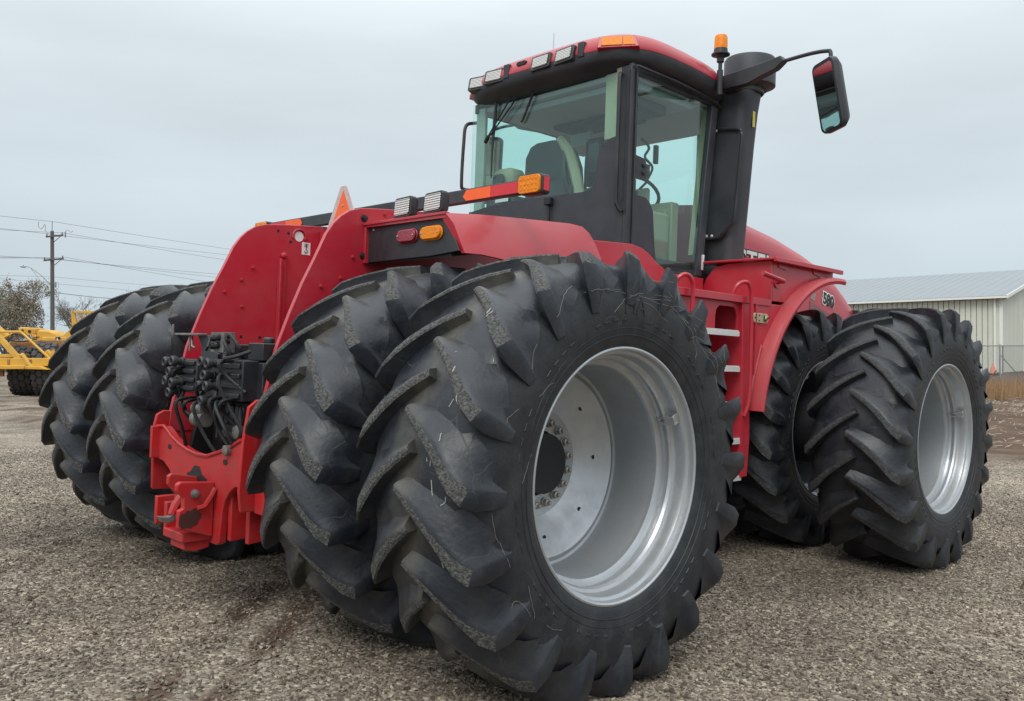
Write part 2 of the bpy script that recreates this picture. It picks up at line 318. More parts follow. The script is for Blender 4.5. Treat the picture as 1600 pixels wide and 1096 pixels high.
def pebble_mat():
    m, t, b = nodes('gravel_stone'); n = t.nodes.new; l = t.links.new
    oi = n('ShaderNodeObjectInfo'); cr = n('ShaderNodeValToRGB'); l(oi.outputs['Random'], cr.inputs[0]); e = cr.color_ramp.elements
    e[0].color = (.055, .043, .032, 1); e[1].color = (.47, .405, .315, 1); e[1].position = 1
    for p, c in ((.3, (.125, .099, .074)), (.6, (.185, .150, .115)), (.9, (.27, .228, .178))): k = e.new(p); k.color = (*c, 1)
    g = n('ShaderNodeNewGeometry'); n1 = n('ShaderNodeTexNoise'); n1.inputs['Scale'].default_value = .55; n1.inputs['Detail'].default_value = 7; n1.inputs['Roughness'].default_value = .62; l(g.outputs['Position'], n1.inputs[0])
    pr = n('ShaderNodeMapRange'); pr.inputs[1].default_value = .35; pr.inputs[2].default_value = .68; pr.inputs[3].default_value = .62; pr.inputs[4].default_value = 1.28; l(n1.outputs[0], pr.inputs[0])
    mu = n('ShaderNodeVectorMath'); mu.operation = 'SCALE'; l(cr.outputs[0], mu.inputs[0]); l(pr.outputs[0], mu.inputs['Scale'])
    l(mu.outputs[0], b.inputs['Base Color']); b.inputs['Roughness'].default_value = .85; b.inputs['Specular IOR Level'].default_value = .3
    return m
PEB = pebble_mat()
def gravel():
    # a net over the near yard, denser towards where the photographer stands
    b = MB(); x0, x1, y0, y1, st = -9., 9., -8., 14., .2
    nx, ny = int((x1-x0)/st)+1, int((y1-y0)/st)+1
    vs = [(x0+i*st, y0+j*st, gz(x0+i*st, y0+j*st)+rough(x0+i*st, y0+j*st)+.001) for j in range(ny) for i in range(nx)]
    fs = [(j*nx+i, j*nx+i+1, (j+1)*nx+i+1, (j+1)*nx+i) for j in range(ny-1) for i in range(nx-1)]
    b.add(vs, fs); o = b.build('gravel', PEB, smooth=180, weld=False); tag(o, kind='stuff')
    den = []
    for v in vs:
        d = math.hypot(v[0]-CAM.x, v[1]-CAM.y); den.append(2600*(1-.8*track(v[0], v[1]))*max(.0, min(1, (17-d)/8))*max(.12, min(1, 1.3-d/16)))
    a = o.data.attributes.new('density', 'FLOAT', 'POINT'); a.data.foreach_set('value', den)
    g = bpy.data.node_groups.new('gravel', 'GeometryNodeTree')
    g.interface.new_socket('Geometry', in_out='INPUT', socket_type='NodeSocketGeometry'); g.interface.new_socket('Geometry', in_out='OUTPUT', socket_type='NodeSocketGeometry')
    n = g.nodes.new; l = g.links.new
    gi, go = n('NodeGroupInput'), n('NodeGroupOutput')
    na = n('GeometryNodeInputNamedAttribute'); na.data_type = 'FLOAT'; na.inputs[0].default_value = 'density'
    dp = n('GeometryNodeDistributePointsOnFaces'); l(gi.outputs[0], dp.inputs[0]); l(na.outputs[0], dp.inputs['Density']); dp.inputs['Seed'].default_value = 3
    ic = n('GeometryNodeMeshIcoSphere'); ic.inputs['Radius'].default_value = .0098; ic.inputs['Subdivisions'].default_value = 1
    sp = n('GeometryNodeSetPosition'); l(ic.outputs[0], sp.inputs[0])
    wn = n('ShaderNodeTexWhiteNoise'); ps = n('GeometryNodeInputPosition'); l(ps.outputs[0], wn.inputs['Vector'])
    vm = n('ShaderNodeVectorMath'); vm.operation = 'MULTIPLY_ADD'; l(wn.outputs['Color'], vm.inputs[0]); vm.inputs[1].default_value = (.009,)*3; vm.inputs[2].default_value = (-.0045,)*3
    l(vm.outputs[0], sp.inputs['Offset'])
    sm = n('GeometryNodeSetMaterial'); sm.inputs['Material'].default_value = PEB; l(sp.outputs[0], sm.inputs[0])
    ip = n('GeometryNodeInstanceOnPoints'); l(dp.outputs['Points'], ip.inputs['Points']); l(sm.outputs[0], ip.inputs['Instance'])
    rr = n('FunctionNodeRandomValue'); rr.data_type = 'FLOAT_VECTOR'; rr.inputs[0].default_value = (-.5, -.5, 0); rr.inputs[1].default_value = (.5, .5, 6.28); l(rr.outputs[0], ip.inputs['Rotation'])
    rs = n('FunctionNodeRandomValue'); rs.data_type = 'FLOAT_VECTOR'; rs.inputs[0].default_value = (.45, .4, .3); rs.inputs[1].default_value = (1.35, 1.1, .8); rs.inputs['Seed'].default_value = 8; l(rs.outputs[0], ip.inputs['Scale'])
    d2 = n('GeometryNodeDistributePointsOnFaces'); l(gi.outputs[0], d2.inputs[0]); d2.inputs['Seed'].default_value = 11
    dm = n('ShaderNodeMath'); dm.operation = 'MULTIPLY'; l(na.outputs[0], dm.inputs[0]); dm.inputs[1].default_value = .035; l(dm.outputs[0], d2.inputs['Density'])
    i2 = n('GeometryNodeInstanceOnPoints'); l(d2.outputs['Points'], i2.inputs['Points']); l(sm.outputs[0], i2.inputs['Instance'])
    r5 = n('FunctionNodeRandomValue'); r5.data_type = 'FLOAT_VECTOR'; r5.inputs[0].default_value = (1.2, 1.0, .7); r5.inputs[1].default_value = (2.6, 2.0, 1.4); r5.inputs['Seed'].default_value = 21; l(r5.outputs[0], i2.inputs['Scale']); l(rr.outputs[0], i2.inputs['Rotation'])
    jn = n('GeometryNodeJoinGeometry'); l(ip.outputs[0], jn.inputs[0]); l(i2.outputs[0], jn.inputs[0])
    l(jn.outputs[0], go.inputs[0])
    o.modifiers.new('stones', 'NODES').node_group = g
gravel()

# ------------------------------------------------------------------ the tractor
TR = empty('tractor'); TR.matrix_world = T
tag(TR, 'large red articulated four wheel drive tractor on eight dual tyres parked on the gravel', 'tractor')
RT, ZC, WB = 1.03, .98, 4.037          # tyre radius, axle height, wheelbase

CP = [(0, .976), (.10, .974), (.19, .967), (.26, .951), (.305, .922), (.332, .882), (.346, .83), (.352, .78), (.350, .72), (.341, .66), (.330, .615), (.322, .592), (.312, .578), (.29, .570)]
LB = [(-.035, .965), (.05, .966), (.13, .963), (.20, .955), (.26, .940), (.300, .912), (.326, .876), (.341, .835), (.346, .795), (.345, .760)]
LT = [(-.035, 1.024), (.05, 1.029), (.13, 1.030), (.20, 1.028), (.26, 1.024), (.312, 1.014), (.353, .990), (.3635, .925), (.3635, .850), (.358, .775)]
LP = [0, 3.0, 6.3, 9.6, 13.0, 15.8, 17.8, 18.7, 19.2, 19.6]
LW = [.012, .016, .018, .020, .024, .032, .038, .040, .037, .028]   # half width of the top
LF = [.014, .020, .022, .024, .027, .026, .020, .012, .008, .005]   # extra half width of the foot
LR = [.45, .75, 1, 1.06, 1.0, .72, .42, .28, .18, .12]               # length of the ramp behind the lug
def tyre_mesh(phase, seed):
    rnd = random.Random(seed); b = MB(); NS = 190
    full = [(-x, r) for x, r in reversed(CP)][:-1]+CP
    ring = []
    for j in range(NS):
        a = 2*math.pi*j/NS; ring.append([(x, -r*math.cos(a), r*math.sin(a)) for x, r in full])
    k = len(full); vs = [p for q in ring for p in q]
    for i in range(k-1):
        mid = (full[i][1]+full[i+1][1])/2; mi = 0 if mid > .86 else 2
        b.add([], [], mi); b.f += [(j*k+i, j*k+i+1, ((j+1) % NS)*k+i+1, ((j+1) % NS)*k+i) for j in range(NS)]; b.m += [mi]*NS
    b.v += vs
    for r0, x0 in ((.672, .342), (.640, .336)):       # raised rings on the sidewall
        for sg in (1, -1):
            b.lathe([(r0-.005, sg*(x0-.004)), (r0-.002, sg*(x0+.0025)), (r0+.002, sg*(x0+.0025)), (r0+.005, sg*(x0-.004))], 'x', (0, 0, 0), 96, 2, cap=False)
    for k in range(72):                                       # short moulded ribs by the bead
        a = 2*math.pi*k/72
        if k % 6 in (0, 1): continue
        e0 = Vector((0, -math.cos(a), math.sin(a))); e1 = Vector((0, math.sin(a), math.cos(a)))
        for sg in (1, -1):
            q = [e0*r_+e1*t_+Vector((sg*x_, 0, 0)) for r_, x_, t_ in ((.700, .344, -.019), (.700, .344, .019), (.716, .346, .019), (.716, .346, -.019), (.704, .3508, -.016), (.704, .3508, .016), (.712, .3518, .016), (.712, .3518, -.016))]
            b.add(q, [(4, 5, 6, 7), (0, 1, 5, 4), (1, 2, 6, 5), (2, 3, 7, 6), (3, 0, 4, 7)], 2)
    NL = 20
    for sg in (1, -1):
        for q in range(NL):
            ph0 = phase+(0 if sg > 0 else 9.0)+q*360/NL; st = []
            wr = rnd.uniform(-.004, .003); wj = rnd.uniform(.92, 1.1)
            n = len(LB)
            for i in range(n):
                i0, i1 = max(0, i-1), min(n-1, i+1)
                ds = math.hypot(LB[i1][0]-LB[i0][0], LB[i1][1]-LB[i0][1]); dc = -R(LP[i1]-LP[i0])*LB[i][1]
                ln = math.hypot(ds, dc); nx, nc = -dc/ln, ds/ln                # in-surface normal of the lug: (along profile, around)
                tx, ty = (LB[i1][0]-LB[i0][0])/ds, (LB[i1][1]-LB[i0][1])/ds    # profile direction in (x, r)
                prof = []
                wt, wf = LW[i]*wj, LF[i]
                tp = (LT[i][0], LT[i][1]+wr)
                up = (tp[0]-LB[i][0], tp[1]-LB[i][1])
                q_ = LR[i]
                for off, hh in ((-wt-wf*1.1, -.25), (-wt-wf*.55, .12), (-wt-.006, .90), (-wt+.004, 1), (wt-.004, .995), (wt+.016*q_, .86), (wt+.060*q_, .36), (wt+.125*q_, -.16)):
                    d = off+(rnd.uniform(-.0018, .0018) if hh > .5 else 0)
                    x = LB[i][0]+up[0]*hh+tx*nx*d; r = LB[i][1]+up[1]*hh+ty*nx*d
                    a = R(ph0-LP[i])+nc*d/RT
                    prof.append((sg*x, -r*math.cos(a), r*math.sin(a)))
                st.append(prof)
            vs = [p for s_ in st for p in s_]; o = len(b.v); b.v += vs
            for i in range(n-1):
                for j in range(7):
                    f = (o+i*8+j, o+i*8+j+1, o+(i+1)*8+j+1, o+(i+1)*8+j)
                    b.f.append(f if sg > 0 else tuple(reversed(f))); b.m.append(1 if (j == 3 or (j == 2 and i < 5)) and i < n-4 else 0)
            b.f += [tuple(o+j for j in range(8)), tuple(o+(n-1)*8+j for j in range(8))]; b.m += [0, 0]
    b.v = [(x*(1+max(0, (-z-.80))*.22), y, max(z, -ZC+.001)) for x, y, z in b.v]     # flattened and bulged where it stands
    return b
RIMP = [(.50, -.335), (.578, -.335), (.585, -.322), (.56, -.30), (.545, -.26), (.49, -.20), (.49, -.13)]
RIMO = [(.49, -.13), (.497, .125), (.500, .140), (.515, .150), (.531, .156), (.535, .172), (.528, .190), (.524, .200), (.531, .214), (.545, .222), (.549, .240), (.548, .268), (.553, .282), (.566, .290), (.569, .304), (.570, .316), (.578, .322), (.586, .320), (.588, .312), (.584, .304)]
def rim_mesh():
    b = MB()
    b.lathe(RIMP, 'x', (0, 0, 0), 96, 0, cap=False)
    b.lathe(RIMO, 'x', (0, 0, 0), 96, [1]*1+[0]*(len(RIMO)-2), cap=False)
    # dished disc welded deep inside
    disc = [(.499, -.095), (.499, -.118), (.478, -.126), (.455, -.120), (.40, -.150), (.34, -.178), (.30, -.205), (.27, -.222), (.165, -.224), (.165, -.262), (.27, -.25), (.40, -.175), (.47, -.15), (.49, -.14)]
    b.lathe(disc, 'x', (0, 0, 0), 96, 0, cap=False)
    return b
rim_o = rim_mesh().build('rim', [RIM, DRUM], None, smooth=28)
nb = MB(); nb.lathe([(.026, 0), (.026, .008), (.019, .009), (.019, .026), (.015, .030), (.011, .031), (.011, .044), (.008, .047)], 'x', (0, 0, 0), 6)
nut_o = nb.build('wheel_nut', NUT, None)
hb = MB(); hb.lathe([(.162, -.34), (.162, -.26), (.155, -.245), (.12, -.24), (.10, -.27), (.04, -.275)], 'x', (0, 0, 0), 32); hub_o = hb.build('hub', mat('hub_shadow_black', (.004, .004, .004), .8), None)
vg = MB(); vg.box((0, 0, 0), (.10, .012, .045), 0); vg.box((.02, .02, .018), (.06, .04, .008), 0); vg.box((.02, .02, -.018), (.06, .04, .008), 0); vg.box((.045, .026, 0), (.008, .04, .044), 0); vg.lathe([(.006, -.06), (.006, .03)], 'x', (0, .018, 0), 8)
guard_o = vg.build('valve_guard', STEEL, None, bevel=.002)
bh = MB(); bh.lathe([(.011, 0), (.011, .003)], 'x', (0, 0, 0), 10)
hole_o = bh.build('disc_hole', DARK, None)
XO, XI = 2.1646, 1.1792
# x, y, phase, seed, nuts?
WH = [(XO, 0, 17.2, 1, 1, 25), (XI, 0, 15.6, 2, 0, 70), (-XI, 0, 9.9, 3, 0, 10), (-XO, 0, 11.3, 4, 1, 40), (XO, WB, 3.2, 5, 1, 18), (XI, WB, 7.5, 6, 1, 120), (-XI, WB, 3, 7, 0, 20), (-XO, WB, 12, 8, 0, 200)]
first = True
for x, y, ph, sd_, nuts, gd in WH:
    w = empty('wheel', TR, (x, y, ZC))
    ty = tyre_mesh(ph, sd_).build('tyre', [RUB if y == 0 else RUBF, RUBT if y == 0 else RUBTF, RUBS], w, smooth=32, weld=False)
    sgn = 1 if x > 0 else -1; rz = 0 if sgn > 0 else math.pi
    if first: rim_o.parent = w; r_ = rim_o
    else: r_ = inst(rim_o, w)
    r_.rotation_euler = (0, 0, rz)
    if first: hub_o.parent = w; h_ = hub_o
    else: h_ = inst(hub_o, w)
    h_.rotation_euler = (0, 0, rz)
    a = R(gd); gl = (sgn*.225, .525*math.cos(a), .525*math.sin(a))
    g_ = guard_o if first else inst(guard_o, w)
    g_.parent = w; g_.location = gl; g_.rotation_euler = (a+math.pi/2, 0, 0) if sgn > 0 else (math.pi/2-a, 0, math.pi)
    if nuts:
        for k in range(18):
            a = R(k*20+7); o_ = nut_o if (first and k == 0) else inst(nut_o, w)
            o_.parent = w; o_.location = (sgn*-.222, .212*math.cos(a), .212*math.sin(a)); o_.rotation_euler = (0, 0, rz)
        for k in range(8):
            a = R(k*45+2); o_ = hole_o if (first and k == 0) else inst(hole_o, w)
            rr_ = .365; o_.parent = w; o_.location = (sgn*(-.1665), rr_*math.cos(a), rr_*math.sin(a)); o_.rotation_euler = (0, 0, rz)
    if first:                                                    # moulded lettering on the near tyre
        tb = text_mb('MA', .115, .003)
        from mathutils.bvhtree import BVHTree
        bv = BVHTree.FromPolygons([v.co[:] for v in ty.data.vertices], [tuple(p.vertices) for p in ty.data.polygons])
        def onto(kind, a, q):
            # a: angle from the rear upward (deg); q: x on the tread or radius on the sidewall
            d = Vector((0, -math.cos(R(a)), math.sin(R(a))))
            h = bv.ray_cast(Vector((q, 0, 0))+d*1.3, -d) if kind == 't' else bv.ray_cast(Vector((.7, 0, 0))+d*q, Vector((-1, 0, 0)))
            return (h[0]+h[1]*.0015) if h[0] else None
        rn = random.Random(12)
        def strand(kind, a, q, da, dq, n, r_, nm, mt):
            pts = []
            for k in range(n):
                p = onto(kind, a, q)
                if p is None: break
                if pts and (p-pts[-1]).length > .10: break
                pts.append(p); a += da*rn.uniform(.4, 1.4); q += dq*rn.uniform(.2, 1.3); dq += rn.uniform(-.006, .006); da += rn.uniform(-.5, .5)
            if len(pts) > 2: MB().tube(pts, r_, 4).build(nm, mt, w)
        PALE = mat('dried_pale_streak', (.42, .42, .40), .9, var=.2); HAY = mat('dry_strand', (.30, .29, .26), .9, var=.2)
        for k in range(16): strand('t', rn.uniform(-35, 45), rn.uniform(.10, .30), -.5, 0.0, rn.randint(3, 7), .0020, 'drip_streak', PALE)
        for k in range(22): strand('s', rn.uniform(60, 150), rn.uniform(.80, .93), rn.choice((-1.6, 1.6)), rn.uniform(-.012, .012), rn.randint(6, 14), .0007, 'dry_strand', HAY)
        for k in range(8): strand('s', rn.uniform(-60, 40), rn.uniform(.66, .86), rn.choice((-1.6, 1.6)), rn.uniform(-.012, .012), rn.randint(5, 12), .0006, 'dry_strand', HAY)
        tm = MB()
        vs = []
        for v in tb.v:
            ang = R(91.5)-(v[0]-.05)/.79; rr_ = .775+v[1]-.04
            vs.append((.352+v[2]-.0005, rr_*math.cos(ang), rr_*math.sin(ang)))
        tm.add(vs, tb.f); tm.build('sidewall_lettering', RUBS, w, smooth=30)
    first = False

# ---- chassis
for y in (0, WB):
    b = MB()
    b.lathe([(.15, -2.0), (.15, -1.0), (.20, -.95), (.20, -.55), (.30, -.42), (.34, -.2), (.34, .2), (.30, .42), (.20, .55), (.20, .95), (.15, 1.0), (.15, 2.0)], 'x', (0, y, ZC), 24)
    for s in (-1, 1): b.lathe([(.15, s*1.02), (.30, s*1.03), (.31, s*1.84), (.16, s*1.86)], 'x', (0, y, ZC), 32)
    b.build('axle', DARK, TR)
b = MB()
for s in (-1, 1):
    b.prism([(-.75, .62), (-.6, 1.25), (1.3, 1.35), (1.75, 1.1), (1.75, .7), (1.3, .6)], 'x', s*.46, s*.50)
b.b2(-.46, .46, -.30, 1.4, .70, 1.20); b.b2(-.40, .40, 1.2, 1.75, .75, 1.3)
b.build('rear_frame', DARK, TR, bevel=.006)
b = MB(); b.lathe([(.20, .55), (.20, .75), (.14, .76), (.14, 1.3), (.20, 1.31), (.20, 1.5)], 'z', (0, 1.95, 0), 24); b.build('articulation_joint', DARK, TR)
b = MB(); b.b2(-.52, .52, 2.15, 6.9, .75, 1.95); b.b2(-.40, .40, 6.9, 7.3, .7, 1.3); b.build('front_frame', RED, TR, bevel=.02)

# ---- rear side plates
SP = [(-.80, .95), (-.79, 1.09), (-.755, 1.25), (-.70, 1.50), (-.625, 1.70), (-.55, 1.88), (-.475, 2.03), (-.405, 2.18), (-.36, 2.245), (-.31, 2.295), (-.25, 2.335), (-.18, 2.357), (-.10, 2.368), (0, 2.378), (.5, 2.42), (1.35, 2.44), (1.45, 2.40), (1.45, 1.30), (.9, .95)]
pl = MB().prism(SP, 'x', .555, .585)
bolt = MB(); bolt.lathe([(.013, 0), (.013, .003), (.009, .004), (.009, .012), (.004, .013)], 'x', (0, 0, 0), 8)
hole = MB(); hole.lathe([(.011, -.0005), (.011, .0015)], 'x', (0, 0, 0), 10)
hol_o = bolt_o = None
def put(lst, x, src, par, nm, flip=False):
    for y, z in lst:
        o = inst(src, par, (x, y, z), (0, 0, math.pi if flip else 0)); o.name = nm
pr_ = pl.build('side_plate', RED, TR, bevel=.004)
pl_ = pl.mirrored().build('side_plate', RED, TR, bevel=.004)
bolt_o = bolt.build('bolt', REDH, pr_); bolt_o.location = (.585, -.30, 1.93)
put([(-.43, 1.87), (-.22, 2.06), (.0, 2.345), (.1, 2.335), (.25, 2.33)], .585, bolt_o, pr_, 'bolt')
big = MB(); big.lathe([(.024, 0), (.024, .004), (.017, .005), (.017, .02), (.008, .022)], 'x', (0, 0, 0), 6)
big_o = big.build('mounting_bolt', DARK, pr_); big_o.location = (.585, -.15, 2.30); put([(-.15, 2.075)], .585, big_o, pr_, 'mounting_bolt')
hol_o = hole.build('bolt_hole', DARK, pl_); hol_o.location = (-.555, -.26, 2.05)
put([(-.34, 1.96), (-.46, 1.87), (-.33, 1.78), (-.56, 1.57), (-.45, 1.575), (-.33, 1.575), (-.19, 1.575), (-.08, 2.325), (0, 2.318), (.02, 2.26)], -.555, hol_o, pl_, 'bolt_hole')
put([(-.34, 1.96), (-.46, 1.87), (-.33, 1.78), (-.26, 2.05)], -.555, bolt_o, pl_, 'bolt')
b = MB(); b.lathe([(.036, .0008), (.036, .002)], 'x', (0, 0, 0), 18); h_ = b.build('lifting_eye', WHITE, pl_); h_.location = (-.555, .085, 2.305)
b = MB(); b.tube([(.004, .050*math.cos(R(a)), .050*math.sin(R(a))) for a in range(-20, 201, 22)], .008, 6); h_ = b.build('eye_rim', RED, pl_); h_.location = (-.553, .085, 2.305)
b = MB(); b.b2(0, .0015, -.034, .034, -.044, .044); dc = b.build('hook_decal', WHITE, pl_); dc.location = (-.5552, .145, 2.225)
b = MB(); b.tube([(.003, 0, .03), (.003, 0, -.005), (.003, .010, -.014), (.003, .008, -.028), (.003, -.009, -.028), (.003, -.012, -.016)], .0028, 5)
for k in range(3): b.tube([(.003, -.015, .033-k*.009), (.003, .015, .033-k*.009)], .0016, 4)
k_ = b.build('hook_symbol', INK, pl_); k_.location = (-.555, .145, 2.225)
b = MB(); b.b2(-.553, -.515, -.075, -.06, 1.50, 2.13); b.b2(-.553, -.54, -.055, -.015, 1.50, 2.13); b.lathe([(.022, -.553), (.022, -.53), (.012, -.525)], 'x', (0, -.035, 2.155), 12)
b.build('plate_rib', RED, TR, bevel=.003)
b = MB(); b.b2(-.55, .55, .25, .28, 1.3, 2.36); b.build('cross_plate', RED, TR)

# ---- lower hitch frame
HP = [(-.89, .60), (-.895, .97), (-.875, 1.06), (-.83, 1.085), (-.45, 1.06), (-.45, .57), (-.88, .585)]
b = MB().prism(HP, 'x', -.59, -.56); b.build('hitch_plate', REDH, TR, bevel=.005)
HPR = [(-.875, .61), (-.89, .72), (-.875, 1.0), (-.85, 1.18), (-.80, 1.22), (-.45, 1.2), (-.45, .6)]
b = MB().prism(HPR, 'x', .56, .585); b.b2(.588, .74, -.80, -.55, .60, .76); b.build('hitch_plate', REDH, TR, bevel=.005)
FP = [(-.558, .985), (-.45, .995), (-.40, .975), (-.33, .94), (-.22, .905), (-.10, .880), (.03, .868), (.16, .872), (.31, .910), (.45, .955), (.558, 1.0),
      (.558, .74), (.50, .735), (.44, .70), (.39, .65), (.36, .58), (.345, .50), (.335, .40), (.30, .385), (.18, .385), (.16, .45), (.08, .48), (-.10, .50), (-.22, .52), (-.26, .60), (-.29, .67), (-.36, .735), (-.45, .775), (-.558, .785)]
hf = MB().prism(FP, 'y', -.872, -.825).build('hitch_face', REDH, TR, bevel=.006)
b = MB(); b.tube([(x, -.875, z+.001) for x, z in FP[:11]], .010, 6); b.build('hitch_lip', REDH, hf)
for x, z in ((-.36, .875), (.38, .86)):
    b = MB(); b.prism(capsule(x, z, .050, .030), 'y', -.8745, -.86); b.build('slot', DARK, hf)
b = MB(); b.b2(-.55, -.52, -.92, -.86, .79, .99); b.build('hitch_gusset', REDH, hf, bevel=.004)
b = MB(); b.prism([(-.84, .42), (-.84, .75), (-.55, .70), (-.50, .45)], 'x', .37, .41); b.prism([(-.80, .42), (-.80, .75), (-.55, .70), (-.50, .45)], 'x', .50, .54); b.build('lower_bracket', REDH, hf, bevel=.004)
b = MB(); b.prism([(-.10, .70), (-.10, .745), (-.05, .76), (0, .80), (.06, .80), (.10, .755), (.16, .74), (.16, .70)], 'y', -.876, -.86); b.build('slot', DARK, hf)
# drawbar clevis: two standing plates, hook and pin
CL = [(-1.07, .75), (-1.09, .735), (-1.09, .70), (-1.05, .66), (-1.05, .60), (-1.075, .59), (-1.075, .49), (-.875, .425), (-.875, .735)]
cv = MB().prism(CL, 'x', .225, .265).build('drawbar_clevis', REDH, TR, bevel=.006)
b = MB().prism([(-1.03, .77), (-1.05, .755), (-1.05, .71), (-1.0, .65), (-1.0, .60), (-.875, .58), (-.875, .74)], 'x', .02, .055); b.build('clevis_plate', REDH, cv, bevel=.006)
b = MB(); b.b2(-.02, .24, -1.04, -.872, .405, .455); b.b2(-.03, .005, -1.035, -.87, .43, .60); b.b2(-.225, -.19, -1.01, -.87, .44, .605); b.b2(-.24, .0, -.90, -.87, .43, .60)
b.prism([(-1.02, .42), (-1.02, .36), (-.95, .345), (-.87, .36), (-.87, .42)], 'x', .04, .22); b.build('clevis_base', REDH, cv, bevel=.006)
b = MB(); b.lathe([(.026, .267), (.026, .275), (.017, .278), (.017, .295), (.008, .298)], 'x', (0, -.99, .68), 10); b.build('clevis_bolt', WORN, cv)
b = MB(); b.tube([(.285, -.98, .60), (.29, -.94, .61), (.29, -.905, .66), (.29, -.88, .705)], .014, 6); b.build('clevis_flange', REDH, cv)
b = MB(); b.tube([(.14, -.93, .70), (.15, -1.0, .66), (.16, -1.05, .60), (.16, -1.07, .555)], [.03, .032, .028, .022], 8); b.build('hook_lever', REDH, cv)
b = MB(); b.prism([(-1.15, .555), (-1.135, .525), (-1.10, .512), (-1.06, .520), (-1.035, .55), (-1.06, .565), (-1.09, .548), (-1.12, .55)], 'x', .14, .18); b.build('hook', WORN, cv, bevel=.004)
b = MB(); b.prism([(-1.073, .51), (-1.073, .56), (-1.062, .575), (-1.045, .572), (-1.03, .59), (-1.01, .585), (-.99, .60), (-.965, .592), (-.955, .57), (-.945, .565), (-.95, .54), (-.962, .53), (-.968, .508), (-.99, .50), (-1.01, .488), (-1.035, .495), (-1.05, .488)], 'x', .2655, .2668); b.build('grease_patch', mat('greasy_wear', (.065, .022, .018), .6, var=.4, nscale=12), cv)

# ---- hydraulic valves between the plates
hv = MB()
hv.b2(-.34, -.05, -.86, -.55, 1.22, 1.42); hv.b2(.10, .48, -.84, -.50, 1.20, 1.43); hv.b2(.33, .54, -.75, -.45, 1.10, 1.42); hv.b2(-.06, .12, -.74, -.5, 1.24, 1.52); hv.b2(.36, .53, -.75, -.55, 1.43, 1.53)
hv.b2(.12, .42, -.78, -.55, .99, 1.19)
for k in range(5): hv.b2(.135+k*.062, .175+k*.062, -.80, -.78, 1.06, 1.17)
for k in range(4): hv.b2(-.32, -.07, -.875, -.86, 1.235+k*.05, 1.262+k*.05)
for k in range(4): hv.b2(.14, .46, -.855, -.84, 1.215+k*.055, 1.245+k*.055)
hv.lathe([(.032, 0), (.032, .03), (.018, .035)], 'z', (.43, -.66, 1.53), 12)
HV = hv.build('hydraulic_valve_block', BLACK, TR, bevel=.006)
b = MB()
for zz, yy in ((0, 0),): b.lathe([(.024, 0), (.026, -.015), (.020, -.02), (.020, -.045), (.030, -.05), (.031, -.075), (.024, -.085), (.014, -.08), (.010, -.06)], 'y', (0, 0, 0), 14)
cp_o = b.build('coupler', BLACK, HV); cp_o.location = (-.31, -.87, 1.40)
for x, z in ((-.22, 1.405), (-.26, 1.345), (-.31, 1.285), (-.22, 1.285), (-.26, 1.225), (.13, 1.405), (.22, 1.405), (.17, 1.335), (.12, 1.275), (.21, 1.275), (.16, 1.20)):
    inst(cp_o, HV, (x, -.865 if x < 0 else -.85, z), (R(random.uniform(-8, 8)), random.uniform(0, 6), 0))
b = MB(); b.lathe([(.030, 0), (.030, -.004), (.026, -.006)], 'y', (0, 0, 0), 14); cap_o = b.build('coupler_cap', WORN, HV); cap_o.location = (.19, -.86, 1.235)
b = MB(); b.b2(.10, .26, -.85, -.84, 1.47, 1.585); b.b2(.10, .26, -.85, -.78, 1.58, 1.585); b.b2(.255, .26, -.85, -.78, 1.47, 1.58); b.build('connector_plate', WORN, HV, bevel=.002)
b = MB()
for x, z in ((.145, 1.55), (.205, 1.555), (.15, 1.505), (.20, 1.51)): b.lathe([(.020, 0), (.020, -.02), (.012, -.03)], 'y', (x, -.85, z), 10)
b.tube([(.14, -.87, 1.56), (.17, -.90, 1.50), (.13, -.89, 1.48)], .008, 6); b.build('connector', DARK, HV)
b = MB(); b.b2(-.40, -.06, -.86, -.80, 1.565, 1.578); b.b2(-.40, -.388, -.87, -.86, 1.56, 1.63); b.b2(-.24, -.225, -.83, -.82, 1.47, 1.57); b.tube([(-.20, -.83, 1.56), (-.17, -.84, 1.50), (-.15, -.83, 1.49)], .008, 6); b.build('valve_bracket', WORN, HV, bevel=.002)
b = MB(); b.prism([(-.12, 1.20), (-.13, 1.50), (-.19, 1.57), (-.05, 1.57), (.0, 1.48), (.09, 1.46), (.09, 1.30), (.02, 1.2)], 'y', -.80, -.78); b.build('valve_mount', BLACK, HV, bevel=.003)
hoses = [[(.26, -.82, 1.56), (.36, -.86, 1.57), (.43, -.84, 1.50), (.40, -.80, 1.44)], [(.26, -.82, 1.53), (.33, -.88, 1.53), (.37, -.86, 1.46), (.30, -.84, 1.44)], [(.27, -.83, 1.48), (.38, -.90, 1.44), (.46, -.88, 1.45), (.48, -.80, 1.48)],
         [(.25, -.86, 1.20), (.36, -.93, 1.17), (.45, -.92, 1.06), (.47, -.88, .97)], [(.40, -.80, 1.16), (.48, -.84, 1.06), (.53, -.78, .94)], [(-.22, -.86, 1.22), (-.17, -.90, 1.16), (-.10, -.88, 1.10), (-.06, -.82, 1.06)], [(.38, -.78, 1.0), (.46, -.82, .97), (.54, -.74, .92)], [(.05, -.82, 1.30), (.08, -.90, 1.20), (.12, -.86, 1.12)]]
def smooth_path(p, n=6):
    p = [Vector(q) for q in p]; out = []
    for i in range(len(p)-1):
        a, b_, c, d = p[max(0, i-1)], p[i], p[i+1], p[min(len(p)-1, i+2)]
        for k in range(n):
            t = k/n; out.append(.5*((2*b_)+(c-a)*t+(2*a-5*b_+4*c-d)*t*t+(3*b_-a-3*c+d)*t**3))
    return out+[p[-1]]
rnd_ = random.Random(4)
